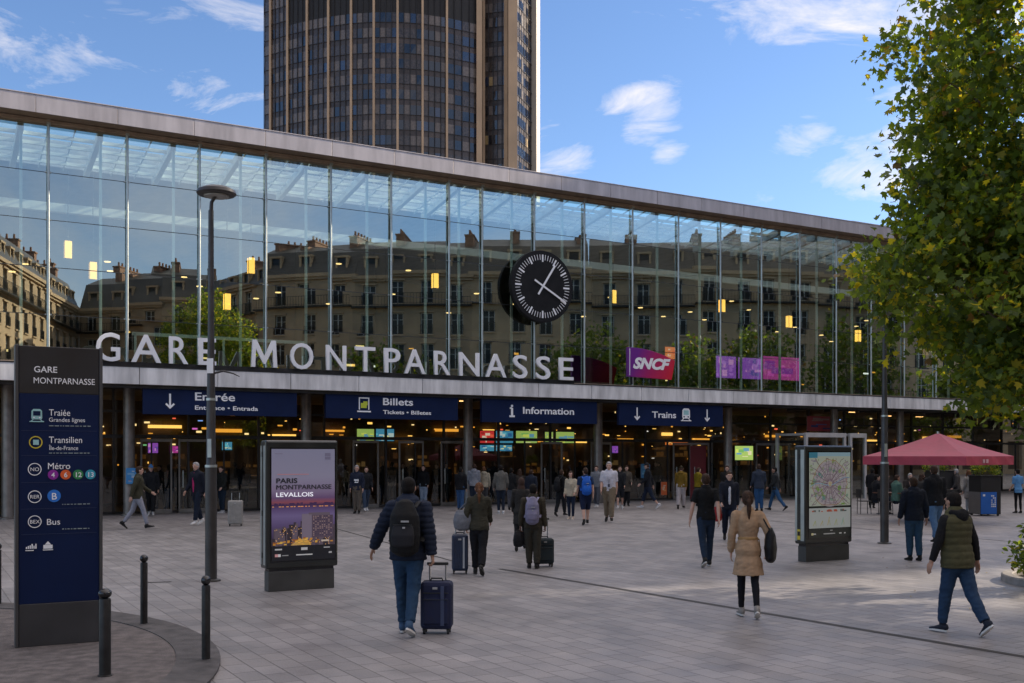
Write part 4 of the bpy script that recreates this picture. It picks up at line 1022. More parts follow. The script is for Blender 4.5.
cl = lambda p: (min(x1-.012, max(x0+.012, p[0])), min(PZZ(.93), max(PZZ(zm+.01), p[1])))
for i in range(30):
    a = i*2*math.pi/30+rr.uniform(-.08, .08); p = (cx+R0*.14*math.cos(a), cz+R0*.14*math.sin(a))
    for k in range(5):
        rad_ = R0*(.14+.27*(k+1)); a += rr.uniform(-.09, .09); q = cl((cx+rad_*math.cos(a), cz+rad_*math.sin(a))); line(m, p, q, .009, -.0106, (.13, .07, .10)); p = q
for k in range(1, 6):
    rad_ = R0*k*.21; ps = [cl((cx+rad_*(1+rr.uniform(-.06, .06))*math.cos(a), cz+rad_*(1+rr.uniform(-.06, .06))*math.sin(a))) for a in np.linspace(0, 6.283, 26)]
    for a, b in zip(ps[:-1], ps[1:]): line(m, a, b, .007 if k < 5 else .012, -.0108, (.15, .10, .15) if k < 5 else (.30, .17, .09))
ps = [cl((x0+W_*f, cz+R0*(.1*math.sin(f*9)+.35*(f-.4)))) for f in np.linspace(.02, .98, 20)]
for a, b in zip(ps[:-1], ps[1:]): line(m, a, b, .012, -.0110, (.2, .35, .5))
m.col = (.5, .4, .1); disc(m, cx, cz, .035, -.0150, inner=.022); m.col = (.35, .3, .3); disc(m, cx, cz, .02, -.0151)
for i in range(16): a = rr.uniform(.02, .9); rect(m, PXX(a), PXX(a+rr.uniform(.02, .08)), PZZ(.30), PZZ(.30+rr.uniform(.01, .03)), -.0112, rr.choice([(.08, .1, .1), (.12, .15, .14), (.4, .1, .06)]))
for i in range(5): x = PXX(.1+.17*i); line(m, (x, PZZ(.14)), (x+.05, PZZ(.14+rr.uniform(.05, .1))), .014, -.0114, rr.choice([(.35, .38, .1), (.15, .35, .25), (.4, .3, .08)])); line(m, (x+.05, PZZ(.2)), (x+.07, PZZ(.14)), .012, -.0115, (.3, .32, .12))
for a, b, c, d, col in ((.05, .1, .03, .055, (.5, .45, .25)), (.1, .16, .035, .05, (.4, .4, .4)), (.34, .62, .035, .048, (.3, .3, .3)), (.72, .78, .035, .05, (.4, .4, .4)), (.84, .88, .035, .05, (.4, .4, .4)), (.5, .56, .075, .085, (.3, .3, .3))): rect(m, PXX(a), PXX(b), PZZ(c), PZZ(d), -.0116, col)
m.build('map_sheet', POST, t)
m = MB(); m.box(-.026, -.014, .125, .2, .42, .62); m.build('sticker', CM['yellow'], t)

# bollards
BOL = mat('bollard_iron', (.030, .029, .029), .42, .4, var=.3, vscale=6); BOLB = mat('bollard_ball', (.05, .05, .052), .25, .7)
def make_bollard(label, loc):
    t = thing('bollard', label, 'bollard', loc, 0, 'iron bollards at the edge of the asphalt island')
    m = MB(); m.lathe([(.042, 0), (.042, .72), (.039, .735), (.028, .74)], 20); m.build('post', BOL, t, angle=40)
    m = MB(); m.lathe([(.052, 0), (.052, .008), (.044, .014)], 20); m.build('base_plate', BOL, t, angle=40)
    m = MB(); m.ball((0, 0, .785), .048, 18, 12); m.build('ball', BOLB, t, smooth=True); return t
bp_ = [((105, 678), 'dark iron bollard with round ball top, nearest, beside the sign totem'), ((206, 662), 'iron ball-top bollard in front of the lamp pole'), ((144, 626), 'iron ball-top bollard between the totem and the lamp pole'), ((-2, 606), 'iron ball-top bollard cut by the left edge of the picture')]
b0 = None
for (q, l_) in bp_:
    p = gp(*q); p.z = .02
    if b0 is None: b0 = make_bollard(l_, p); b0.scale = (1.25, 1.25, .96)
    else: c = copy_tree(b0); c.location = p; c.scale = (1, 1, 1); c['label'] = l_
# lamps
LPM = mat('lamp_grey_paint', (.060, .056, .054), .42, .35, var=.2, vscale=3)
def lamp(px, py, label, h=6.25, arm=True, rz=0):
    p = gp(px, py); t = thing('street_lamp', label, 'street lamp', p, rz, 'street lamps on the square')
    m = MB(); m.lathe([(.155, 0), (.155, .02), (.095, .04), (.092, 1.85), (.092, 1.86), (.075, 1.9), (.07, 2.9), (.066, 2.95), (.05, 4.2), (.042, h-.25)], 18); m.build('pole', LPM, t, angle=40)
    for z in (1.84, 2.92): m = MB(); m.lathe([(.098 if z < 2 else .078, z), (.098 if z < 2 else .078, z+.04)], 18); m.build('collar', STEEL, t, angle=40)
    m = MB(); m.box(-.03, .03, -.10, -.068, 2.0, 2.3); m.build('service_hatch', STEEL, t)
    m = MB(); m.tube([(0, 0, h-.3), (.01, 0, h-.12), (.07, 0, h-.02), (.10, 0, h+.04)], [.035, .03, .028, .028], 8); m.build('neck', LPM, t, smooth=True)
    m = MB(); m.lathe([(.10, -.03), (.29, -.025), (.315, .0), (.30, .05), (.2, .10), (.08, .12), (.01, .125)], 32, c=(.09, 0, h+.02)); m.build('lamp_head', LPM, t, angle=30)
    m = MB(); m.lathe([(.2, -.05), (.2, -.032)], 24, c=(.09, 0, h+.02)); m.build('lens', mat('lamp_lens', (.45, .45, .42), .2), t)
    if arm:
        m = MB(); m.tube([(.03, 0, 3.36), (.2, 0, 3.40), (.36, 0, 3.36), (.46, 0, 3.31)], [(.02, .02), (.016, .016), (.012, .012), (.006, .006)], 8); m.build('banner_arm', LPM, t, smooth=True)
        m = MB(); m.box(-.05, .05, -.062, -.045, 3.36, 3.6); m.build('tag_plate', WHITE, t)
    return t
lamp(211, 581, 'slim grey street lamp with flat disc head standing left of the advertising display')
lamp(884.5, 543.5, 'dark street lamp pole right of the map display, its head hidden in the tree', arm=False)

# parasol, cafe
PAR = mat('parasol_pink', (.33, .075, .105), .75, var=.08, vscale=3); PARV = mat('parasol_valance', (.40, .055, .085), .75, var=.1)
C_ = gp(940, 520); C_ = Vector((C_.x, 32.5, 0)); C_.x = (938-512)/F*32.5
t = thing('parasol', 'large pink square parasol over the cafe tables', 'parasol', C_, R(42))
hw = 1.62; ze, za = HC+(455-457)/F*30+.02, HC+22/F*32.5
m = MB(); N_ = 8
for k in range(4):
    M = Matrix.Rotation(R(90*k), 4, 'Z')
    for i in range(N_):
        f0, f1 = i/N_, (i+1)/N_
        def pt(f, s): sag = -.10*math.sin(math.pi*f)*(1-abs(s)*.6); return (hw*f*s, -hw*f, za+(ze-za)*f+sag)
        for j in range(6):
            s0, s1 = -1+j/3, -1+(j+1)/3; m.quad(pt(f0+1e-4, s0), pt(f0+1e-4, s1), pt(f1, s1), pt(f1, s0), M)
m.build('canopy', PAR, t)
m = MB()
for k in range(4):
    M = Matrix.Rotation(R(90*k), 4, 'Z')
    for j in range(10):
        a, b = -hw+j*hw/5, -hw+(j+1)*hw/5; w1, w2 = (.02*math.sin(j*1.9), .02*math.sin((j+1)*1.9)); m.quad((a, -hw-.002, ze), (b, -hw-.002, ze), (b, -hw+w2, ze-.26), (a, -hw+w1, ze-.26), M)
m.build('valance', PARV, t)
for k in range(2):
    m = MB(); m.box(-.55+k*.22, -.40+k*.22, -hw-.012, -hw-.006, ze-.2, ze-.09)
    m.build('valance_mark', mat('faded_pink', (.55, .33, .36), .7), t)
m = MB(); m.cyl((0, 0, 0), (0, 0, za+.05), .04, n=12); m.build('pole', STEEL, t, angle=40)
for k in range(8):
    m = MB(); a = R(45*k); e = hw*(1.41 if k % 2 else 1)*.98; m.cyl((0, 0, za-.26), (e*math.cos(a+R(0)), e*math.sin(a), ze-.03), .012, n=6)
    m.build('rib', STEEL, t)
m = MB(); m.lathe([(.38, 0), (.38, .07), (.1, .1)], 20); m.build('foot', GREY, t, angle=40)
TABT = mat('table_wood', (.17, .07, .035), .45, var=.25, stretch=(1, 8, 1)); CHR = mat('chair_black', (.02, .019, .018), .5)
tab0 = chair0 = None
def table(loc, label):
    global tab0
    if tab0 is None:
        t = thing('cafe_table', label, 'table', loc, 0, 'cafe tables under the parasol')
        m = MB(); m.lathe([(.34, .72), (.36, .73), (.36, .75), (.34, .76)], 24); m.build('table_top', TABT, t, angle=40)
        m = MB(); m.lathe([(.22, 0), (.22, .02), (.03, .05), (.03, .719)], 16); m.build('pedestal', CHR, t, angle=40); tab0 = t; return t
    c = copy_tree(tab0); c.location = loc; c['label'] = label; return c
def chair(loc, rz, label):
    global chair0
    if chair0 is None:
        t = thing('cafe_chair', label, 'chair', loc, rz, 'cafe chairs under the parasol')
        m = MB(); m.box(-.2, .2, -.2, .2, .43, .46); m.build('seat', CHR, t, bevel=.01)
        m = MB(); m.box(-.2, .2, -.22, -.19, .56, .86); m.build('backrest', CHR, t, bevel=.01)
        for a in (-.18, .18):
            for b in (-.18, .18): m = MB(); m.cyl((a, b, 0), (a*.95, b*.95, .43 if b > 0 else .86), .014, n=6); m.build('leg', CHR, t)
        chair0 = t; return t
    c = copy_tree(chair0); c.location = loc; c.rotation_euler = (0, 0, rz); c['label'] = label; return c
CAFE = [(883, 514), (905, 515), (927, 513), (950, 516)]
for i, (a, b) in enumerate(CAFE):
    p = gp(a, b); table(p, ['round wooden cafe table nearest the lamp pole', 'round wooden cafe table second from the lamp pole', 'round wooden cafe table under the parasol peak', 'round wooden cafe table beside the grey coated woman'][i])
    chair(p+Vector((-.62, .1, 0)), R(-90), ['black cafe chair left of the table by the lamp pole', 'black cafe chair left of the second table', 'black cafe chair left of the table under the parasol peak', 'black cafe chair left of the table by the grey coated woman'][i])
    chair(p+Vector((.3, .6, 0)), R(160), ['black cafe chair behind the table by the lamp pole', 'black cafe chair behind the second table', 'black cafe chair behind the table under the parasol peak', 'black cafe chair behind the table by the grey coated woman'][i])
PLB = mat('planter_black', (.014, .014, .014), .55, var=.2); PBL = mat('blue_panel_paint', (.015, .11, .42), .5, var=.08); WPR = mat('white_print', (.6, .62, .65), .6)
p = gp(991, 516); t = thing('planter_box', 'tall black planter box with blue lower panel beside the cafe', 'planter', (p.x, p.y, 0), R(8))
m = MB(); m.box(-.36, .36, 0, .72, .05, 1.32); m.box(-.39, .39, -.03, .75, 1.32, 1.36); m.build('box', PLB, t, bevel=.01)
m = MB(); m.box(-.37, .20, -.012, -.002, .07, .80); m.build('front_panel', PBL, t)
m = MB(); m.box(-.38, -.363, .02, .7, .07, .8); m.build('side_panel', mat('grey_panel', (.14, .13, .125), .6), t)
m = MB(); r_ = random.Random(3)
m.box(-.3, -.22, -.016, -.013, .66, .73)
for i in range(6):
    for j in range(3):
        if r_.random() < .75: m.box(.0+j*.06, .045+j*.06, -.016, -.013, .30+i*.07, .345+i*.07)
m.build('print', WPR, t)
m = MB()
for a in (-.3, .3):
    for b in (.08, .64): m.lathe([(.04, 0), (.04, .05)], 10, c=(a, b, 0))
m.build('wheel', CHR, t)
shrub('potted_shrub', 'clipped green bush in the tall black planter with blue panel', (p.x-.05, p.y+.36, 1.3), .50, .42, .34, 1400, .075, 12, 'bushes in the cafe planters')
p2 = gp(944, 509); t = thing('planter_box', 'plain black planter box behind the man in the black jacket', 'planter', (p2.x, p2.y, 0), R(5))
m = MB(); m.box(-.42, .42, 0, .7, .05, 1.42); m.box(-.45, .45, -.03, .73, 1.42, 1.46); m.build('box', PLB, t, bevel=.01)
m = MB()
for a in (-.34, .34):
    for b in (.08, .62): m.lathe([(.04, 0), (.04, .05)], 10, c=(a, b, 0))
m.build('wheel', CHR, t)
shrub('potted_shrub', 'clipped green bush in the plain black planter under the parasol', (p2.x-.1, p2.y+.35, 1.4), .58, .45, .36, 1500, .08, 14, 'bushes in the cafe planters')
# glazed vestibule with a pale frame
n = 3.2; u0, u1 = upx(806, n), upx(867, n); zt = zpx(830, 433, n)
t = thing('glass_vestibule', 'pale framed glass door vestibule standing behind the map display', 'vestibule', wp(u0, n, 0), FA)
w_ = u1-u0; PF = mat('pale_grey_frame', (.48, .47, .46), .45, .2, var=.08)
m = MB()
for x in (0, w_*.62, w_*.72, w_-.14):
    m.box(x, x+.13, 0, .14, .0, zt)
m.box(.131, w_*.62-.001, .0, .14, zt-.2, zt); m.box(w_*.72+.131, w_-.141, 0, .14, zt-.2, zt); m.box(0, .13, 1.8, 1.94, 0, zt); m.box(w_-.14, w_-.01, 1.8, 1.94, 0, zt); m.box(0, w_, .16, 1.78, zt-.12, zt-.02); m.build('frame', PF, t, bevel=.008)
m = MB(); m.xz(.13, w_*.62, .05, zt-.2, .07); m.xz(w_*.72+.13, w_-.14, .05, zt-.2, .07); m.quad((.06, .14, .05), (.06, 1.8, .05), (.06, 1.8, zt-.2), (.06, .14, zt-.2)); m.build('pane', DGLASS, t)
m = MB(); m.box(w_*.635, w_*.70, .02, .1, 1.9, 2.4); m.build('notice', CM['green'], t)
# posters at the doors
def flat_poster(px0, px1, py0, py1, n, base, bits, label, seed, post=False):
    u0, u1 = upx(px0, n), upx(px1, n); z0, z1 = zpx(px0, py1, n), zpx(px0, py0, n); t = thing('poster_board', label, 'poster', wp(u0, n, z0), FA); w_, h_ = u1-u0, z1-z0; r = random.Random(seed)
    m = MB(); m.box(0, w_, 0, .02, 0, h_); m.build('board', mat('board_white', (.5, .5, .5), .5), t)
    m = MB(); rect(m, .0, w_, 0, h_, -.002, base)
    for i in range(7): a, b = r.uniform(.1, .5), r.uniform(.1, .8); rect(m, w_*a, w_*min(.92, a+r.uniform(.2, .5)), h_*b, h_*min(.92, b+r.uniform(.05, .15)), -.003-i*.0003, r.choice(bits))
    m.build('print', print_mat('paper_print', 0), t)
    if post: m = MB(); m.box(w_/2-.03, w_/2+.03, .022, .06, -z0, h_*.9); m.build('post', DSTEEL, t)
flat_poster(126, 138, 468, 484, 1.0, (.05, .25, .55), [(.5, .55, .6), (.5, .2, .15), (.2, .4, .6)], 'bright blue poster fixed to the steel column at the left doors', 2)
flat_poster(641, 650, 464, 478, .15, (.04, .18, .33), [(.1, .3, .4), (.2, .4, .5)], 'dark blue poster on the doors left of the trains entrance', 5)
flat_poster(661, 667, 482, 495, .15, (.6, .12, .03), [(.6, .5, .4), (.7, .3, .1)], 'orange notice low on the glass door under the trains sign', 6)
flat_poster(690, 706, 446, 500, .12, (.13, .012, .018), [(.1, .01, .015)], 'tall dark red panel beside the doors under the trains sign', 7)
flat_poster(807, 838, 416, 431, .3, (.35, .05, .07), [(.3, .2, .2), (.1, .15, .4), (.03, .05, .2)], 'pink and blue shop banner over the doors behind the map display', 8)
# ------------------------------------------------------------------ people
def hexc(h): 
    c = [int(h[i:i+2], 16)/255 for i in (0, 2, 4)]; return tuple(x/12.92 if x < .04045 else ((x+.055)/1.055)**2.4 for x in c)
def cloth(h, rough=.85):
    return mat('fabric_'+h, hexc(h), rough, var=.10, vscale=14, bump=.35, bscale=170, spec=.25)
SKIN = [mat('skin_light', (.52, .31, .23), .5, var=.08, vscale=12), mat('skin_tan', (.38, .21, .14), .5, var=.08, vscale=12), mat('skin_brown', (.17, .085, .055), .5, var=.1, vscale=12)]
HAIR = {'black': mat('hair_black', (.010, .008, .007), .75, var=.4, vscale=40, bump=.5, bscale=120, spec=.15), 'brown': mat('hair_brown', (.042, .022, .013), .7, var=.4, vscale=40, bump=.5, bscale=120, spec=.2), 'auburn': mat('hair_auburn', (.12, .05, .022), .65, spec=.2, var=.35, vscale=40, bump=.5, bscale=120),
        'grey': mat('hair_grey', (.32, .31, .30), .5, var=.2, vscale=40, bump=.5, bscale=120), 'blond': mat('hair_blond', (.34, .22, .10), .5, var=.3, vscale=40, bump=.5, bscale=120)}
EYE = mat('eye_dark', (.015, .012, .010), .2); LIP = mat('lip', (.30, .12, .10), .5); SOLEW = mat('sole_white', (.62, .61, .58), .6); SOLED = mat('sole_dark', (.03, .028, .026), .7)
def remeshed(m, name, mats, vox, sm=4, disp=None, parent=None):
    me = m.mesh(name, None, recalc=True); ob = bpy.data.objects.new('t', me); COL.objects.link(ob)
    a = ob.modifiers.new('r', 'REMESH'); a.mode = 'VOXEL'; a.voxel_size = vox; a.adaptivity = 0
    b = ob.modifiers.new('s', 'SMOOTH'); b.iterations = sm; b.factor = .5
    bpy.context.view_layer.update(); ne = evaluated(ob); bpy.data.objects.remove(ob); bpy.data.meshes.remove(me)
    if disp:
        n = len(ne.vertices); co = np.empty(n*3, 'f'); no = np.empty(n*3, 'f'); ne.vertices.foreach_get('co', co); ne.vertex_normals.foreach_get('vector', no)
        co = co.reshape(-1, 3); no = no.reshape(-1, 3); co = co+no*disp(co)[:, None]; ne.vertices.foreach_set('co', co.ravel().astype('f'))
    ne.name = name; ne.materials.clear(); ne.materials.append(mats)
    ne.polygons.foreach_set('use_smooth', [True]*len(ne.polygons)); ne.update()
    o = bpy.data.objects.new(name, ne); COL.objects.link(o)
    if parent: o.parent = parent
    return o
def folds(amp, seed, puff=None):
    def f(co):
        out = np.array([noise.noise((p[0]*13+seed, p[1]*13, p[2]*5+p[0]*4))+.55*noise.noise((p[0]*10+p[2]*14, p[1]*18+seed, p[2]*26-p[0]*12)) for p in co])*amp
        if puff: out = out+puff[0]*(np.abs(np.sin(co[:, 2]*math.pi/puff[1]))**.6-.5)
        return out
    return f
def rotx(v, a): c, s = math.cos(a), math.sin(a); return Vector((v.x, v.y*c-v.z*s, v.y*s+v.z*c))
TORSO_M = [(.84, .150, .105, 0), (.92, .168, .118, -.008), (1.0, .158, .110, -.002), (1.10, .148, .102, .006), (1.20, .158, .110, .008), (1.30, .176, .118, .004), (1.38, .182, .108, -.006), (1.435, .150, .088, -.012), (1.475, .085, .070, -.01)]
TORSO_F = [(.84, .155, .112, 0), (.92, .172, .122, -.010), (1.0, .152, .106, -.002), (1.10, .130, .094, .004), (1.20, .140, .106, .014), (1.29, .152, .118, .012), (1.37, .158, .098, -.004), (1.425, .130, .080, -.010), (1.465, .075, .062, -.01)]
def person(label, px, fy, hy, face, top, bottom, hair=('short', 'black'), skin=0, pose='stand', fem=False, shoes=('161616', 'd'), group='people walking across the square', H=None, loc=None,
           lean=2, larm=None, rarm=None, turn=0, vox=None, legs=None, holdL=False, holdR=False, extra=None, seat=False, wide=1.0):
    s = (fy-YH)/HC
    if H is None: H = max(1.52, min(1.9, (fy-hy)/s))
    k = H/1.75; seed = (px*13+fy*7) % 97; jr = random.Random(int(seed*31)); turn = turn+jr.uniform(-16, 16) if s < 60 else turn
    near = s > 45
    v1 = vox or (.0085 if near else .014); v2 = .011 if near else .018
    a = {'stand': ((2, 2), (-3, 2)), 'walk': ((-20, 16), (20, 6)), 'walkR': ((20, 6), (-20, 16)), 'step': ((-11, 10), (11, 4)), 'stepR': ((11, 4), (-11, 10)), 'sit': ((84, 84), (80, 86))}[pose] if legs is None else legs
    T = TORSO_F if fem else TORSO_M; shx = .158 if fem else .178; thin = (.9 if fem else 1.0)*wide
    piv = Vector((0, 0, .95)); la = R(-lean)
    def sp(p): p = Vector(p); return piv+rotx(p-piv, la) if p.z > .95 else p
    out = {}
    J = {}
    sol = []
    for side, (hip, knee) in zip((-1, 1), a):
        h = Vector((side*.088, 0, .915)); ha = R(hip); ka = R(hip-knee)
        ad = -.012*side if pose != 'sit' else .03*side
        kn = h+Vector((ad, math.sin(ha), -math.cos(ha)))*.43; an = kn+Vector((ad, math.sin(ka), -math.cos(ka)))*.405
        pitch = 0 if knee < 9 or pose == 'sit' else (38 if hip < -14 else 26)
        if hip > 14 and pose != 'sit': pitch = -10
        Mf = Matrix.Translation(an) @ Matrix.Rotation(-R(pitch), 4, 'X') @ Matrix.Rotation(-side*R(7), 4, 'Z')
        J[side] = (h, kn, an, Mf); sol += [(Mf @ Vector(q)).z for q in ((0, -.07, -.082), (0, .19, -.082), (.04, .1, -.082))]
    dz = -min(sol)
    # arms
    sw = {'stand': (4, -2), 'walk': (20, -20), 'walkR': (-20, 20), 'step': (12, -12), 'stepR': (-12, 12), 'sit': (30, 25)}[pose]
    A = {}
    for side, spec, sa in ((-1, larm, sw[0]), (1, rarm, sw[1])):
        sh = sp((side*shx, -.01, 1.405)); U, L = .285, .255
        if spec is None:
            o = .13+jr.uniform(-.05, .07); f = R(sa+jr.uniform(-7, 7)); d1 = Vector((side*o, math.sin(f), -math.cos(f))).normalized(); e = R((max(14, 12+sa*.9) if sa > 0 else 12)+jr.uniform(0, 34)*(pose == 'stand'))
            el = sh+d1*U; d2 = Vector((side*.02, math.sin(f+e), -math.cos(f+e))).normalized(); wr = el+d2*L
        else:
            wr = Vector(spec)-Vector((0, 0, dz)); wr.z = wr.z; d = wr-sh; dist = min(d.length, (U+L)*.995); d.normalize(); wr = sh+d*dist
            ca = (U*U+dist*dist-L*L)/(2*U*dist); h = U*math.sqrt(max(0, 1-ca*ca)); hint = Vector((side*.6, -.8, -.15)); hint -= d*hint.dot(d); hint.normalize(); el = sh+d*U*ca+hint*h; d2 = (wr-el).normalized()
        A[side] = (sh, el, wr, d2)
    # ---- body
    m = MB()
    m.tube([sp((0, T[i][3], T[i][0])) for i in range(len(T))], [(t[1]*.94*thin, t[2]*.93) for t in T], 20, side=(1, 0, 0))
    nb_ = sp((0, -.012, 1.44)); hc = sp((0, .02, 1.625)); m.tube([nb_, sp((0, .0, 1.54)), hc+Vector((0, -.02, -.03))], [.058*thin, .053*thin, .05], 12)
    HM = Matrix.Translation(hc) @ Matrix.Rotation(R(turn), 4, 'Z') @ Matrix.Rotation(R(-3), 4, 'X')
    m.ball((0, -.004, .012), (.074, .094, .106), 20, 14, HM); m.tube([(0, .012, -.03), (0, .035, -.085)], [(.062, .07), (.042, .048)], 14, side=(1, 0, 0), M=HM)
    m.tube([(0, .082, .02), (0, .102, -.022)], [.010, .015], 8, M=HM); m.tube([(-.045, .078, .035), (0, .088, .037), (.045, .078, .035)], [.012, .013, .012], 6, M=HM)
    m.tube([(-.018, .084, -.058), (.018, .084, -.058)], [.011, .011], 6, M=HM)
    for q in (-1, 1): m.ball((q*.077, -.005, .0), (.010, .022, .032), 8, 6, HM)
    for side in (-1, 1):
        sh, el, wr, d2 = A[side]; q = thin
        m.tube([sh, sh.lerp(el, .5), el], [.055*q, .046*q, .037*q], 10); m.tube([el, el.lerp(wr, .35), wr], [.037*q, .039*q, .026*q], 10)
        h, kn, an, Mf = J[side]
        m.tube([h+Vector((0, 0, .03)), h.lerp(kn, .45), kn], [.088*q, .075*q, .052*q], 12); m.tube([kn, kn.lerp(an, .35), an], [.052*q, .054*q, .034*q], 12)
        m.tube([Mf @ Vector((0, -.03, -.035)), Mf @ Vector((0, .13, -.06))], [(.032, .03), (.036, .016)], 8, side=(1, 0, 0))
        # hand
        fwd = Vector((0, 1, 0)); fwd = fwd-d2*fwd.dot(d2)
        if fwd.length < .2: fwd = Vector((0, 0, 1))-d2*d2.z
        fwd.normalize(); pn = d2.cross(fwd)*(1 if side > 0 else -1)
        if pn.x*side > 0: pn = -pn
        grip = holdL if side < 0 else holdR
        cv = 75 if grip else 24
        kb = wr+d2*.088; m.tube([wr-d2*.01, wr+d2*.045, kb], [(.026, .021), (.040, .018), (.040, .014)], 10, side=fwd)
        for j, L_ in enumerate((.074, .082, .077, .060)):
            b0_ = kb+fwd*(.030-.020*j)-d2*(.004*abs(j-1)); dd = (d2*math.cos(R(cv*.5))+pn*math.sin(R(cv*.5))); p1 = b0_+dd*L_*.5; de = (d2*math.cos(R(cv*1.5))+pn*math.sin(R(cv*1.5))); p2 = p1+de*L_*.5
            m.tube([b0_-d2*.02, b0_, p1, p2], [.0088, .0088, .008, .0066], 7)
        tb_ = wr+d2*.025+fwd*.026; p1 = tb_+(d2*.7+fwd*.6+pn*.25).normalized()*.04; p2 = p1+(d2*.85+fwd*(-.1 if grip else .15)+pn*(.7 if grip else .3)).normalized()*.035; m.tube([tb_-fwd*.012, tb_, p1, p2], [.013, .012, .010, .008], 7)
    body = remeshed(m, 'person', SKIN[skin], v1, 3)
    p = gp(px, fy) if loc is None else Vector(loc)
    body.location = (p.x, p.y, p.z+dz*k); body.scale = (k, k, k); body.rotation_euler = (0, 0, R(face))
    tag(body, label, 'person', group)
    # ---- top
    kind, colr = top[0], top[1]; o_ = dict(hem=.86, off=.016, sleeve='long', hood=False, puff=None, collar=True, flare=0, waist=None, amp=.006, sleeve_col=None)
    o_.update({'tshirt': dict(hem=.88, off=.014, sleeve='short', collar=False, amp=.006), 'shirt': dict(hem=.87, off=.016, sleeve='half', amp=.006), 'jacket': dict(hem=.84, off=.028, amp=.008), 'hoodie': dict(hem=.86, off=.026, hood=True, amp=.008), 'coat': dict(hem=.62, off=.028, flare=.035, amp=.006),
               'puffer': dict(hem=.83, off=.042, hood=True, amp=.004, puff=(.011, .062)), 'vest': dict(hem=.82, off=.045, sleeve='none', amp=.004, puff=(.010, .085)), 'blazer': dict(hem=.78, off=.026, amp=.005)}[kind])
    if len(top) > 2: o_.update(top[2])
    off = o_['off']; m = MB(); rows_ = [t for t in T if t[0] > o_['hem']+.03]
    b0_ = T[1]; pts = []; rad = []
    for z in np.linspace(o_['hem'], rows_[0][0], 4)[:-1]:
        f = (rows_[0][0]-z)/.35; pts.append(sp((0, b0_[3], z))); rad.append((b0_[1]*thin+off+o_['flare']*f, b0_[2]+off+o_['flare']*f*1.1))
    for t in rows_:
        w_ = o_['waist'] if o_['waist'] and abs(t[0]-1.08) < .06 else 0
        pts.append(sp((0, t[3], t[0]))); rad.append((t[1]*thin+off-w_, t[2]+off*.9-w_))
    m.tube(pts, rad, 24, flat0=True, side=(1, 0, 0))
    for side in (-1, 1):
        sh, el, wr, d2 = A[side]; e = off*.75; q = thin
        if o_['sleeve'] == 'none': m.tube([sh.lerp(sp((0, 0, 1.36)), .25), sh], [.062*q+e*.6, .058*q+e*.3], 12, flat1=True); continue
        m.tube([sh.lerp(sp((0, 0, 1.38)), .22), sh], [.06*q+e, .060*q+e], 12)
        if o_['sleeve'] == 'short': m.tube([sh, sh.lerp(el, .72)], [.060*q+e, .052*q+e*1.2], 12, flat1=True)
        elif o_['sleeve'] == 'half': m.tube([sh, sh.lerp(el, .9)], [.060*q+e, .046*q+e*1.2], 12, flat1=True)
        else:
            m.tube([sh, sh.lerp(el, .5), el], [.060*q+e, .052*q+e, .044*q+e], 12); m.tube([el, el.lerp(wr, .4), wr-d2*.005], [.044*q+e, .042*q+e*.9, .034*q+e*.6], 12, flat1=True)
    if o_['hood']:
        m.tube([sp((-.085, .03, 1.475)), sp((-.10, -.05, 1.475)), sp((-.05, -.115, 1.455)), sp((.05, -.115, 1.455)), sp((.10, -.05, 1.475)), sp((.085, .03, 1.475))], [.03, .042, .05, .05, .042, .03], 10); m.ball(sp((0, -.10, 1.43)), (.10, .055, .085), 14, 10)
    elif o_['collar']: m.tube([sp((0, -.012, 1.43)), sp((0, -.006, 1.51))], [(.078*thin+off*.3, .072), (.070*thin, .066)], 16, flat1=True, side=(1, 0, 0))
    c = remeshed(m, kind if kind not in ('tshirt', 'puffer') else {'tshirt': 't_shirt', 'puffer': 'puffer_jacket'}[kind], cloth(colr), v2, 2, folds(o_['amp']*1.7, seed, o_['puff']), body)
    if o_['sleeve_col']:
        m = MB()
        for side in (-1, 1):
            sh, el, wr, d2 = A[side]; m.tube([sh, sh.lerp(el, .5), el], [.070, .062, .055], 12); m.tube([el, el.lerp(wr, .4), wr-d2*.01], [.055, .052, .042], 12, flat1=True)
        m.tube([sp((-.085, .03, 1.485)), sp((-.10, -.05, 1.49)), sp((-.05, -.115, 1.475)), sp((.05, -.115, 1.475)), sp((.10, -.05, 1.49)), sp((.085, .03, 1.485))], [.03, .042, .05, .05, .042, .03], 10); m.ball(sp((0, -.115, 1.45)), (.10, .06, .09), 14, 10)
        m.tube([sp((0, -.02, 1.2)), sp((0, -.02, 1.42))], [(.15, .10), (.14, .085)], 16, side=(1, 0, 0))
        remeshed(m, 'hoodie', cloth(o_['sleeve_col']), v2, 3, folds(.007, seed+3), body)
    if o_['waist']:
        m = MB(); t = [x for x in T if abs(x[0]-1.10) < .02][0]; m.tube([sp((0, t[3], 1.065)), sp((0, t[3], 1.105))], [(t[1]*thin+off-o_['waist']*.35+.004, t[2]+off-o_['waist']*.35+.004)]*2, 28, flat0=True, flat1=True, side=(1, 0, 0))
        m.tube([sp((.15, -.02, 1.08)), sp((.165, -.03, .95)), sp((.17, -.02, .84))], [(.018, .006)]*3, 8, side=(0, 1, 0)); remeshed(m, 'belt', cloth('a08056'), v2*.6, 1, None, body)
    if kind in ('blazer',) and len(top) > 3:
        m = MB(); m.tube([sp((0, .06, .92)), sp((0, .075, 1.15)), sp((0, .072, 1.3)), sp((0, .045, 1.43))], [(.05, .085), (.055, .078), (.06, .082), (.055, .06)], 14, side=(1, 0, 0)); remeshed(m, 'shirt', cloth(top[3]), v2, 2, None, body)
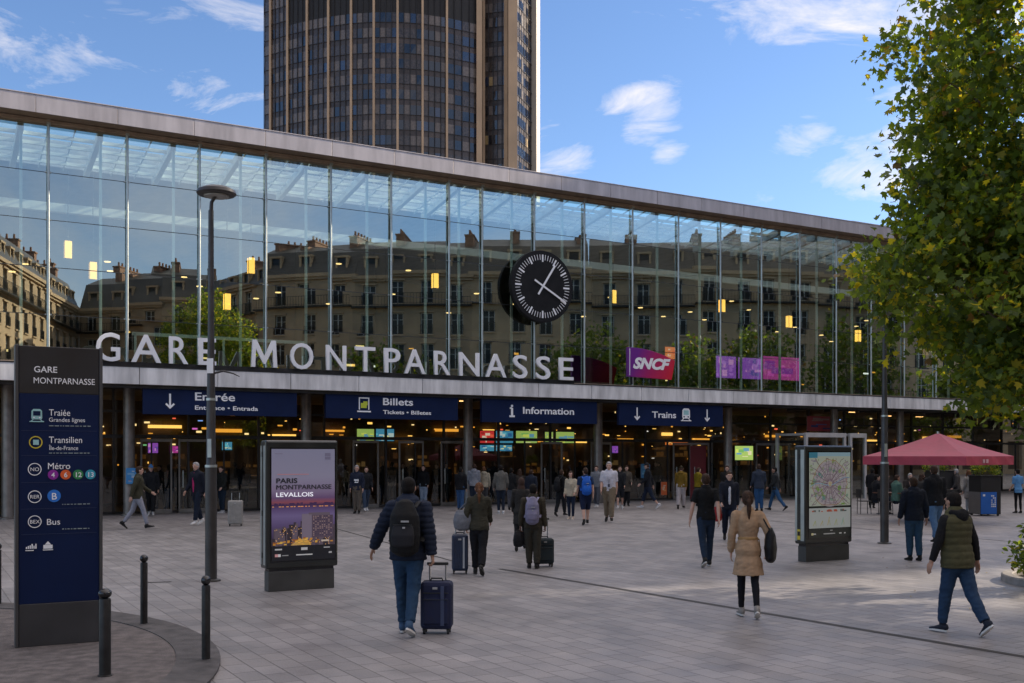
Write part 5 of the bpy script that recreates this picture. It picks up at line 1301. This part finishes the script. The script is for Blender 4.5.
    # ---- bottom
    kind, colr = bottom[0], bottom[1]; bo = {'jeans': .014, 'slim': .008, 'leggings': .004, 'trousers': .020, 'wide': .030, 'shorts': .022, 'capri': .014}[kind]; m = MB()
    m.tube([(0, T[0][3], .84), (0, T[1][3], .92), sp((0, T[2][3], 1.0)), sp((0, T[2][3], 1.03))], [(T[0][1]*thin+bo, T[0][2]+bo), (T[1][1]*thin+bo*.8, T[1][2]+bo*.8), (T[2][1]*thin+.008, T[2][2]+.008), (T[2][1]*thin+.006, T[2][2]+.006)], 20, side=(1, 0, 0), flat1=True)
    for side in (-1, 1):
        h, kn, an, Mf = J[side]; q = thin; b2 = bo*1.3
        m.tube([h+Vector((0, 0, .03)), h.lerp(kn, .45), kn], [.090*q+bo, .078*q+bo, .055*q+b2], 14)
        if kind == 'shorts': continue
        e = .55 if kind == 'capri' else (.93 if kind != 'wide' else .99)
        m.tube([kn, kn.lerp(an, .4), kn.lerp(an, e)], [.055*q+b2, .053*q+b2*.9, .038*q+b2*1.05 if kind != 'capri' else .052*q+b2], 14, flat1=True)
    remeshed(m, {'jeans': 'jeans', 'shorts': 'shorts', 'leggings': 'leggings'}.get(kind, 'trousers'), cloth(colr), v2, 2, folds(.006 if kind in ('leggings', 'slim') else .012, seed+9), body)
    # ---- shoes
    for side in (-1, 1):
        Mf = J[side][3]; m = MB(); m.tube([(0, -.052, -.03), (0, -.02, -.028), (0, .05, -.042), (0, .12, -.056), (0, .165, -.060)], [(.034, .045), (.040, .046), (.041, .032), (.043, .020), (.034, .014)], 12, side=(1, 0, 0), M=Mf)
        m.tube([(0, -.01, -.03), (0, -.008, .03)], [.044, .042], 12, flat1=True, M=Mf)
        sh_ = m.build('shoe', cloth(shoes[0], .6), body, smooth=True); m = MB()
        oc = [(.036*math.cos(t)*(1.25 if math.sin(t) > .2 else 1), .055+.135*math.sin(t)) for t in np.linspace(0, 6.283, 19)[:-1]]; m.prism(oc, -.083, -.060, 'z', Mf); m.build('sole', SOLEW if shoes[1] == 'w' else SOLED, sh_)
    # ---- hair
    st, hcol = hair; m = MB(); HMt = HM
    if st != 'bald':
        if st == 'cap':
            m.tube([(0, -.004, .035), (0, -.004, .085), (0, -.004, .115)], [(.084, .103), (.078, .095), (.045, .055)], 18, side=(1, 0, 0), M=HMt, flat0=True); m.tube([(0, .07, .045), (0, .165, .032)], [(.062, .007), (.045, .005)], 12, side=(1, 0, 0), M=HMt)
            remeshed(m, 'cap', cloth(hcol), v2*.55, 2, None, body); m = MB(); m.ball((0, -.03, .0), (.079, .078, .06), 16, 10, HMt); remeshed(m, 'hair', HAIR['brown'], v2*.55, 2, None, body)
        elif st == 'scarf':
            m.ball((0, -.008, .015), (.088, .105, .122), 18, 12, HMt); m.tube([(0, -.01, -.06), (0, -.02, -.15)], [(.075, .08), (.10, .09)], 14, side=(1, 0, 0), M=HMt); remeshed(m, 'headscarf', cloth(hcol), v2*.6, 2, folds(.004, 2), body)
        else:
            m.ball((0, -.020, .032), (.083, .094, .097), 20, 14, HMt); m.ball((0, -.034, -.005), (.079, .080, .085), 18, 12, HMt); m.ball((0, .03, .085), (.06, .055, .036), 12, 8, HMt)
            if st == 'long':
                m.tube([(0, -.045, .03), (0, -.075, -.08), (0, -.085, -.2), (0, -.08, -.29)], [(.078, .06), (.088, .05), (.085, .038), (.055, .02)], 14, side=(1, 0, 0), M=HMt)
                for q in (-1, 1): m.tube([(q*.07, .01, .03), (q*.08, .02, -.1), (q*.075, .01, -.24)], [.025, .03, .018], 8, M=HMt)
            if st == 'pony': m.ball((0, -.105, .03), .026, 10, 8, HMt); m.tube([(0, -.10, .03), (0, -.135, -.04), (0, -.14, -.16), (0, -.125, -.29)], [.022, .034, .032, .010], 10, M=HMt)
            if st == 'bun': m.ball((0, -.09, .06), .042, 12, 8, HMt)
            remeshed(m, 'hair', HAIR[hcol], v2*.6, 2, folds(.003, seed), body)
    else:
        m.ball((0, -.036, -.012), (.080, .078, .062), 16, 10, HMt); remeshed(m, 'hair', HAIR['grey'], v2*.6, 2, None, body)
    fa = (face+turn) % 360
    if 95 < fa < 265:
        for q in (-1, 1): m = MB(); m.ball((q*.030, .0835, .018), (.012, .008, .007), 8, 6, HM); m.build('eye', EYE, body, smooth=True)
        m = MB(); m.ball((0, .094, -.057), (.022, .006, .006), 8, 6, HM); m.build('mouth', LIP, body, smooth=True)
    Mw = Matrix.Translation(body.location) @ Matrix.Rotation(R(face), 4, 'Z') @ Matrix.Scale(k, 4)
    return body, Mw, dict(A=A, J=J, sp=sp, k=k, dz=dz)

ZIP = mat('zip_black', (.010, .010, .010), .4); WHL = mat('wheel_rubber', (.012, .012, .012), .6); ALU = mat('handle_alu', (.42, .43, .44), .35, .85)
def place(o, M): o.matrix_world = M
def backpack(label, Mw, ctr, w, h, d, col, col2=None, marks=None):
    """bag on someone's back; ctr in the wearer's own frame, straps run over the shoulders"""
    t = thing('backpack', label, 'backpack'); t.matrix_world = Mw; cx, cy, cz = ctr
    m = MB(); m.tube([(cx, cy, cz-h/2), (cx, cy-.015, cz-h*.2), (cx, cy-.01, cz+h*.25), (cx, cy+.02, cz+h/2)], [(w*.46, d*.5), (w*.5, d*.55), (w*.46, d*.5), (w*.3, d*.36)], 20, side=(1, 0, 0))
    remeshed(m, 'bag_body', cloth(col, .7), .012, 3, folds(.004, 5), t)
    m = MB(); m.tube([(cx, cy-d*.52, cz-h*.40), (cx, cy-d*.56, cz-h*.18), (cx, cy-d*.50, cz+h*.02)], [(w*.36, d*.17), (w*.38, d*.2), (w*.33, d*.13)], 16, side=(1, 0, 0)); remeshed(m, 'front_pocket', cloth(col2 or col, .65), .010, 2, None, t)
    m = MB(); m.box(cx-w*.3, cx+w*.3, cy-d*.66, cy-d*.60, cz+h*.06, cz+h*.072); m.tube([(cx-w*.42, cy-d*.25, cz+h*.05), (cx-w*.3, cy-d*.3, cz+h*.32), (cx, cy-d*.22, cz+h*.46), (cx+w*.3, cy-d*.3, cz+h*.32), (cx+w*.42, cy-d*.25, cz+h*.05)], [.006]*5, 6); m.build('zip', ZIP, t)
    if marks: m = MB(); m.box(cx+w*.02, cx+w*.10, cy-d*.80, cy-d*.74, cz-h*.02, cz+h*.02); m.box(cx-w*.05, cx+w*.2, cy-d*.62, cy-d*.57, cz+h*.12, cz+h*.16); m.build('badge', mat('badge_grey', (.35, .35, .35), .5), t)
    for q in (-1, 1):
        m = MB(); m.tube([(cx+q*w*.28, cy+d*.3, cz+h*.44), (cx+q*.115, -.07, 1.475), (cx+q*.125, .045, 1.455), (cx+q*.135, .14, 1.33), (cx+q*.15, .10, 1.16), (cx+q*w*.5, cy+d*.4, cz-h*.35)], [(.028, .008)]*6, 8, side=(1, 0, 0)); m.build('strap', cloth(col, .7), t, smooth=True)
    return t
def suitcase(label, loc, rz, w, d, h, hz, col, stripe=None, shell=False, handle=True):
    t = thing('suitcase', label, 'suitcase', loc, rz, 'wheeled suitcases'); b = .055
    m = MB(); m.box(-w/2, w/2, -d/2, d/2, b, h); m.build('shell', mat('case_'+col, hexc(col), .42 if shell else .8, var=.12, vscale=8, bump=.2, bscale=200), t, bevel=.045)
    if shell:
        m = MB(); k = 6
        for i in range(k): x = -w*.38+i*w*.76/(k-1); m.box(x-.012, x+.012, -d/2-.006, -d/2+.02, b+.07, h-.07)
        m.build('shell_rib', mat('case_'+col, hexc(col), .42), t, bevel=.004)
    else:
        m = MB(); m.box(-w*.40, w*.40, -d/2-.02, -d/2+.02, b+.06, h*.70); m.build('pocket', mat('case_'+col, hexc(col), .8), t, bevel=.02)
        m = MB(); m.box(-w*.40, w*.40, -d/2-.012, -d/2+.01, h*.78, h*.785+.006); m.box(-w*.38, w*.38, -d/2-.028, -d/2-.018, h*.66, h*.66+.007); m.build('zip', ZIP, t)
    m = MB(); m.box(-w/2-.002, w/2+.002, -.006, .006, b+.06, h-.06); m.box(-w*.42, w*.42, -.006, .006, h-.002, h+.003); m.build('seam', ZIP, t)
    if stripe: m = MB(); m.box(w*.16, w*.27, -d/2-.026, -d/2+.02, b+.05, h-.05); m.build('strap', mat('case_'+stripe, hexc(stripe), .8), t)
    m = MB(); m.box(-.035, .02, -d/2-.016, -d/2+.01, h*.86, h*.90); m.build('badge', mat('badge_grey', (.35, .35, .35), .5), t)
    m = MB(); m.tube([(-.07, -.02, h), (-.06, -.02, h+.03), (.06, -.02, h+.03), (.07, -.02, h)], [.010]*4, 8); m.build('grab_handle', ZIP, t, smooth=True)
    if handle:
        hs = MB(); hw_ = w*.26
        for q in (-1, 1): hs.cyl((q*hw_, d*.32, h-.06), (q*hw_, d*.32, hz-.02), .011, n=8)
        o = hs.build('pull_handle', ALU, t, angle=40); m = MB(); m.box(-hw_-.03, hw_+.03, d*.32-.016, d*.32+.016, hz-.03, hz+.005); m.build('grip', ZIP, o, bevel=.008)
    for a in (-1, 1):
        for c in (-1, 1):
            m = MB(); m.cyl((a*w*.38-.012, c*d*.32, .03), (a*w*.38+.012, c*d*.32, .03), .03, n=14); m.box(a*w*.38-.018, a*w*.38+.018, c*d*.32-.016, c*d*.32+.016, .035, b+.02); m.build('wheel', WHL, t, angle=40)
    return t
def handbag(label, Mw, ctr, w, h, d, col, strap_to=None, rz=0, cat='bag', name='handbag'):
    t = thing(name, label, cat); t.matrix_world = Mw; c = Vector(ctr)
    Mr = Matrix.Translation(c) @ Matrix.Rotation(R(rz), 4, 'Z')
    m = MB(); m.tube([(0, 0, -h/2), (0, 0, -h*.15), (0, 0, h*.3), (0, 0, h*.5)], [(w*.46, d*.42), (w*.5, d*.5), (w*.42, d*.38), (w*.36, d*.16)], 18, side=(1, 0, 0), M=Mr); remeshed(m, 'bag_body', cloth(col, .5), .012, 2, folds(.006, 8), t)
    if strap_to:
        a, b = Mr @ Vector((-w*.34, 0, h*.42)), Mr @ Vector((w*.34, 0, h*.42)); s_ = Vector(strap_to); m = MB(); m.tube([a, a.lerp(s_, .6), s_, b.lerp(s_, .6), b], [.010, .010, .011, .010, .010], 6); m.build('strap', cloth(col, .5), t, smooth=True)
    return t

# --- the larger figures
b, M, q = person('man in navy puffer jacket and jeans with black backpack, pulling a navy suitcase', 408, 634, 478, -6, ('puffer', '1b2334'), ('jeans', '27405a'), ('short', 'black'), 1, 'step', shoes=('35506e', 'w'), legs=((7, 3), (-13, 17)), larm=(-.43, .12, .93), rarm=(.30, -.08, .84), holdR=True, wide=1.0)
backpack('black backpack on the back of the man in the navy puffer jacket', M, (.02, -.275, 1.21), .35, .47, .20, '131314', '242428', True)
p = gp(437, 633); suitcase('navy fabric suitcase with grey vertical strap behind the man in the puffer jacket', p, R(-3), .36, .24, .60, .80, '141c3c', '3a4460')
b, M, q = person('woman in dark olive jacket and black trousers with brown ponytail, pulling a suitcase', 479, 574.5, 483, -4, ('jacket', '36342a'), ('trousers', '17171c'), ('pony', 'auburn'), 0, 'walkR', fem=True, shoes=('2c2a28', 'd'), legs=((8, 3), (-15, 20)), larm=(-.24, .0, .9), holdL=True, wide=1.1)
handbag('pale grey shoulder bag at the left side of the woman in the olive jacket', M, (-.30, -.04, 1.05), .40, .30, .2, '6c7078', (-.15, 0, 1.46), 20)
p = gp(460, 573.5); suitcase('navy hard suitcase with silver pull handle beside the woman in the olive jacket', p, R(4), .28, .26, .68, .95, '172743', 'a4a9b0', shell=True)
b, M, q = person('man in dark khaki sweater and trousers with a pale lilac backpack', 533, 568.5, 485, -5, ('jacket', '3a352b', {'off': .022}), ('trousers', '36332b'), ('short', 'black'), 2, 'stand', shoes=('151413', 'd'), legs=((3, 3), (-3, 3)), larm=(-.27, .0, .80), rarm=(.25, .02, .84), holdL=True, holdR=True)
backpack('pale lilac backpack on the man in the khaki sweater', M, (0, -.235, 1.22), .30, .44, .17, '7d7a92', '86829b', True)
handbag('small black bag in the left hand of the man in the khaki sweater', M, (-.30, .0, .62), .24, .26, .14, '16161a', (-.27, .02, .82), 10)
p = gp(544, 566.5); suitcase('dark teal suitcase right of the man with the lilac backpack', p, R(14), .34, .24, .52, .88, '18262c')
person('person in brown headscarf and dark coat, half hidden by the man with the lilac backpack', 521, 551, 480, -8, ('coat', '2a2826'), ('trousers', '1d1c1c'), ('scarf', '3c2c26'), 1, 'step', fem=True)
b, M, q = person('woman in beige belted trench coat with long dark ponytail and black leggings', 748, 617, 496, -4, ('coat', 'a2866a', {'hem': .58, 'waist': .020, 'flare': .05, 'off': .026}), ('leggings', '121218'), ('pony', 'brown'), 0, 'walkR', fem=True, shoes=('8a8580', 'w'), legs=((7, 3), (-12, 18)), larm=(-.22, .10, .90), rarm=(.27, .02, .94), H=1.58)
handbag('black slouchy shoulder bag on the right shoulder of the woman in the trench coat', M, (.30, -.06, 1.02), .34, .40, .18, '121214', (.15, -.01, 1.47), 80)
person('man in black t-shirt and dark jeans walking away in the middle of the square', 706, 566.5, 474, 0, ('tshirt', '111214'), ('slim', '1c2c40'), ('short', 'brown'), 0, 'walk', shoes=('1a1a1c', 'w'), legs=((-13, 18), (7, 3)), larm=(-.30, .04, .86))
b, M, q = person('man in dark suit jacket and white shirt walking towards the viewer', 729, 540.5, 473, 176, ('blazer', '191d28', {}, 'c8c8cc'), ('trousers', '1a2030'), ('short', 'brown'), 0, 'stepR', holdR=True)
handbag('red shopping bag carried by the man in the dark suit jacket', M, (.30, .02, .66), .26, .34, .10, '9c2a2c', (.24, .02, .86), 10, 'bag', 'shopping_bag')
person('man in dark navy jacket and blue jeans walking away past the dark lamp pole', 914, 560.5, 477, 4, ('jacket', '151b28'), ('jeans', '2a445a'), ('short', 'brown'), 1, 'stand', shoes=('181615', 'd'), legs=((3, 3), (-4, 5)), larm=(-.30, .05, .84), rarm=(.30, .05, .84), wide=1.05)
person('man in olive puffer vest over black hoodie and jeans striding past the planter', 957, 634, 492, 24, ('vest', '47452f', {'sleeve_col': '141417'}), ('jeans', '243a54'), ('short', 'black'), 1, 'walk', shoes=('1c2230', 'w'), legs=((13, 4), (-19, 16)), larm=(-.34, .10, .84), rarm=(.33, -.02, .84), lean=4, wide=1.1)
person('man in black jacket and light blue jeans behind the man in the navy jacket', 935, 545, 467, 10, ('jacket', '121317'), ('jeans', '4f6d8e'), ('short', 'brown'), 0, 'step', wide=1.05)
# --- the crowd nearer the doors
ppl = [
 ('man in olive jacket and pale grey trousers walking right near the left doors', 138, 529, 466, -72, ('jacket', '3c3a2c'), ('slim', '8b8d98'), ('short', 'brown'), 0, 'walk', {}),
 ('person in blue cap and dark jacket just behind the man in the olive jacket', 151, 516, 466, -165, ('jacket', '15171c'), ('trousers', '121215'), ('cap', '3f6fa0'), 0, 'stepR', dict(shoes=('9a9a98', 'w'))),
 ('grey haired man in navy blazer and bright pink shirt beside the lamp pole', 197, 525.5, 463.5, 148, ('blazer', '161a26', {}, 'b02a62'), ('jeans', '172030'), ('short', 'grey'), 0, 'stepR', dict(shoes=('c8c8c8', 'w'), wide=1.08)),
 ('person in dark coat and blue jeans standing by a pale grey suitcase', 222, 513, 466, 150, ('jacket', '20221f'), ('jeans', '1c2836'), ('short', 'brown'), 0, 'stand', dict(shoes=('a8a8a8', 'w'))),
 ('man in dark jacket and jeans seen from behind in the left doorway', 169, 511, 464, -10, ('jacket', '15161a'), ('jeans', '223a56'), ('short', 'brown'), 1, 'stand', {}),
 ('man in navy sweater with a white chest print right of the advertising display', 357, 513.5, 465, 178, ('jacket', '1c2233', {'off': .02}), ('trousers', '5a5249'), ('short', 'grey'), 0, 'stand', {}),
 ('person in dark jacket and grey blue jeans next to the navy sweater man', 366, 511.5, 467.5, -160, ('jacket', '1a1c20'), ('jeans', '38465a'), ('short', 'brown'), 0, 'step', dict(shoes=('b5b5b5', 'w'))),
 ('man in dull olive jacket in the dark doorway right of the advertising display', 345, 505, 465, -40, ('jacket', '47432e'), ('trousers', '17171a'), ('short', 'black'), 0, 'stand', {}),
 ('man in black sweater and pale jeans facing out under the ticket sign', 423.5, 507, 465, 175, ('jacket', '111113', {'off': .02}), ('jeans', '8795a6'), ('short', 'black'), 0, 'stand', {}),
 ('man in black jacket and blue jeans left of the hooded group', 460.5, 511, 467, -20, ('jacket', '131317'), ('jeans', '2c4a70'), ('short', 'black'), 1, 'stand', {}),
 ('man in pale grey hoodie in the group under the ticket sign', 474, 508, 463.5, -8, ('hoodie', '7d8088'), ('jeans', '232c3a'), ('short', 'brown'), 0, 'stand', {}),
 ('person in cream hoodie in the group under the ticket sign', 484, 507.5, 466.5, 12, ('hoodie', '98917f'), ('trousers', '3a3a3c'), ('short', 'auburn'), 0, 'stand', {}),
 ('man in grey jacket and dark jeans with white shoes right of the hooded group', 501, 513.5, 465, 6, ('jacket', '5c5a55'), ('slim', '1a2230'), ('short', 'black'), 0, 'stand', dict(shoes=('c0c0c0', 'w'))),
 ('person in black top and grey trousers beside the man in the grey jacket', 511, 510, 468, -14, ('jacket', '17181a'), ('trousers', '55555a'), ('short', 'black'), 1, 'stand', {}),
 ('person in navy coat in front of the door behind the man with the lilac backpack', 531, 512, 469.5, -20, ('coat', '1d2330'), ('trousers', '16181e'), ('short', 'brown'), 0, 'stand', {}),
 ('person in brown top under the information sign, partly hidden', 520, 510, 470, 25, ('jacket', '2e2925'), ('trousers', '1a1a1c'), ('long', 'brown'), 1, 'stand', dict(fem=True)),
 ('person in black jacket with dark backpack left of the woman in cream', 561, 516.5, 471, -40, ('jacket', '131416'), ('trousers', '16171b'), ('short', 'brown'), 0, 'step', {}),
 ('long haired woman in cream jacket and dark jeans under the information sign', 571, 519.5, 471, 160, ('jacket', 'b0a48f'), ('slim', '1a2436'), ('long', 'brown'), 0, 'stand', dict(fem=True, shoes=('b8a898', 'w'))),
 ('person in navy top and shorts with a bright blue backpack', 585.5, 525, 469, 4, ('tshirt', '1c3050'), ('shorts', '16203a'), ('short', 'brown'), 0, 'step', dict(wide=1.05)),
 ('person in grey gilet and grey trousers left of the white shirted man', 596.5, 508, 466.5, 165, ('jacket', '6d7076'), ('trousers', '4b4d54'), ('short', 'brown'), 0, 'stepR', dict(shoes=('b8b8b8', 'w'))),
 ('white haired man in white short sleeved shirt and beige trousers with a lanyard', 609, 522, 463, 172, ('shirt', 'c2c0c8'), ('trousers', '776a58'), ('short', 'grey'), 0, 'stepR', dict(wide=1.15)),
 ('person in dark top and shorts behind the white shirted man', 620, 509, 467, 170, ('jacket', '1e1f22'), ('shorts', '23252b'), ('short', 'brown'), 0, 'step', dict(shoes=('b0b0b0', 'w'))),
 ('person in long brown grey coat standing in the doorway right of the white shirted man', 626.5, 506, 465.5, 178, ('coat', '4a443c'), ('trousers', '17171a'), ('short', 'brown'), 0, 'stand', dict(fem=True)),
 ('person in dark jacket, cap and navy capri trousers walking left by the steel column', 648, 509, 463, 80, ('jacket', '15181f'), ('capri', '1b2436'), ('cap', '1c1d22'), 0, 'walk', dict(shoes=('b8b8bc', 'w'))),
 ('person in black and mustard hooded top with pale trousers under the trains sign', 681, 509, 467, -20, ('hoodie', '6d5418'), ('wide', 'a39a98'), ('cap', '2b2414'), 0, 'step', {}),
 ('person in mustard yellow hoodie near the dark red panel', 698, 506, 467.5, -60, ('hoodie', '7c6a14'), ('trousers', '1c1b1a'), ('short', 'brown'), 0, 'stand', {}),
 ('man in dark brown jacket behind the man in the suit jacket', 727, 508, 465.5, 170, ('jacket', '211e1c'), ('trousers', '1b1b20'), ('short', 'brown'), 0, 'stand', {}),
 ('man in navy grey jacket and blue jeans seen from behind near the green screen', 759, 511.5, 464, 8, ('jacket', '2c3442'), ('jeans', '274a70'), ('short', 'brown'), 0, 'stand', dict(wide=1.05)),
 ('man in dark jacket and jeans walking left near the green screen', 775.5, 511, 467, 72, ('jacket', '272a2c'), ('jeans', '2f5478'), ('short', 'black'), 1, 'walk', {}),
 ('person in light blue top and black leggings beyond the planter box', 1018, 513, 469, 5, ('shirt', '5a8fc0', {'hem': .8}), ('leggings', '131317'), ('bun', 'black'), 0, 'stand', dict(fem=True)),
 ('long haired woman in pale grey coat and white trousers beside the planter box', 969, 514, 471, 15, ('coat', '8b8681'), ('slim', '9da2a8'), ('long', 'auburn'), 0, 'stand', dict(fem=True)),
 ('person standing in dark clothes between the cafe tables and the planter box', 957, 509, 471, 60, ('jacket', '3f3c3a'), ('trousers', '1c1c1f'), ('short', 'grey'), 0, 'stand', {}),
 ('bearded waiter like figure in black standing left under the parasol', 872, 508, 470, -30, ('jacket', '151416'), ('trousers', '121213'), ('short', 'black'), 1, 'stand', {})]
ppl[-1] = ('person in black clothes standing at the left end of the parasol',)+ppl[-1][1:]
made = {}
for (l_, px, fy, hy, fc, tp_, bt, hr, sk, po, ex) in ppl:
    made[px] = person(l_, px, fy, hy, fc, tp_, bt, hr, sk, po, group='people near the station doors' if px < 800 else 'people around the cafe', **ex)
b, M, q = made[585.5]; backpack('bright blue backpack on the person in navy shorts', M, (0, -.235, 1.20), .32, .46, .17, '1d57b0', '2464c4', True)
b, M, q = made[561]; backpack('dark backpack on the person in the black jacket beside the woman in cream', M, (0, -.235, 1.20), .30, .42, .17, '101114')
p = gp(235.5, 526); suitcase('pale silver grey ribbed suitcase standing by the left doors', p, R(12), .42, .28, .74, .98, '8e8b86', shell=True)
# printed patch on the navy sweater, lanyard of the white-shirted man
b, M, q = made[357]; m = MB()
for i in range(4): m.box(-.08+i*.042, -.05+i*.042, .138, .15, 1.16+.02*(i % 2), 1.24)
m.box(-.07, .06, .138, .15, 1.11, 1.14); m.build('chest_print', WHITE, b)
b, M, q = made[609]; m = MB(); m.tube([(-.06, .07, 1.47), (-.03, .135, 1.3), (0, .155, 1.1), (.03, .135, 1.3), (.06, .07, 1.47)], [.006]*5, 6); m.box(-.03, .03, .15, .16, 1.0, 1.09); m.build('lanyard', mat('lanyard_dark', (.05, .05, .07), .6), b)
# seated at the cafe
for i, (px, fy, fc, c1, hr, l_) in enumerate(((876, 514, -80, '1b1b1e', ('short', 'black'), 'person in black sitting at the cafe table by the lamp pole'), (896, 515, -75, '4d6a5e', ('short', 'brown'), 'person in pale green top sitting at the second cafe table'),
        (910, 510, 170, '2a2422', ('short', 'grey'), 'grey haired person sitting behind the second cafe table'), (921, 512, -80, '3a3836', ('long', 'brown'), 'long haired person sitting under the parasol peak'), (887, 510, 160, '241d1c', ('short', 'brown'), 'dark haired person sitting behind the table by the lamp pole'))):
    p = gp(px, fy); person(l_, px, fy, 470, fc, ('jacket', c1), ('jeans', '1f2733'), hr, i % 2, 'sit', group='people sitting at the cafe', H=1.72, loc=p)
# dim figures inside the doors
rr = random.Random(12)
for i, (px, n) in enumerate(((160, -2.2), (179, -3.0), (188, -1.6), (205, -3.4), (234, -2.4), (244, -3.5), (383, -1.8), (392, -2.4), (403, -1.7), (412, -3), (437, -2.6), (548, -2.2), (580, -2.5), (604, -3.5), (640, -2.6), (660, -2.2), (712, -2.4), (271, -.7), (446, -.9), (493, -.8), (553, -1.0), (589, -.8), (656, -.7), (737, -.8), (789, -.9))):
    u = upx(px, n); w_ = wp(u, n, .016)
    where = ['left of the doorway man in jeans', 'right of the doorway man in jeans', 'just left of the pink shirted man', 'behind the lamp pole', 'behind the pale suitcase', 'right of the pale suitcase', 'left of the puffer jacket man', 'directly left of the puffer jacket hood', 'above the puffer jacket hood', 'left of the pale jeans man', 'right of the pale jeans man', 'left of the black jacket with backpack', 'left of the blue backpack', 'behind the white shirted man', 'left of the capri walker', 'right of the capri walker', 'behind the black t-shirt man', 'behind the advertising display', 'between two doors under the ticket sign', 'behind the cream hoodie', 'under the narrow green screen', 'beside the blue backpack', 'beside the red and orange light display', 'under the green screen', 'left of the glass vestibule'][i]
    person('dim figure in dark clothes inside the glass doors, '+where, px, 508, 470, rr.choice([0, 20, 180, 160, -30, 90]), ('jacket', rr.choice(['17171a', '1e1d1c', '141820', '262220'])), ('trousers', rr.choice(['121214', '1a2230', '1c1b1a'])), ('short', rr.choice(['black', 'brown'])), rr.randrange(2), rr.choice(['stand', 'step']), group='dim figures inside the doors', H=rr.uniform(1.62, 1.82), loc=w_)
# fallen leaves on the paving
LL = [mat('dry_leaf', (.22, .13, .04), .8, var=.3), mat('yellow_leaf', (.36, .27, .05), .8, var=.3)]
for i in range(26):
    q = rr.choice([(rr.uniform(-9, -4.5), rr.uniform(9.5, 13)), (rr.uniform(5, 10), rr.uniform(13, 21)), (rr.uniform(-2, 8), rr.uniform(9, 26))])
    m = MB(); s_ = rr.uniform(.03, .06); m.add([(x*s_, y*s_, (abs(x)*.5+.1)*s_) for x, y in SHAPE], [tuple(range(len(SHAPE)))]); o = m.build('fallen_leaf', rr.choice(LL)); o.location = (q[0], q[1], .024 if q[0] < -4 else .006); o.rotation_euler = (0, 0, rr.uniform(0, 6.28))
    tag(o, 'small dry leaf lying on the paving', 'leaf', 'fallen leaves on the ground')
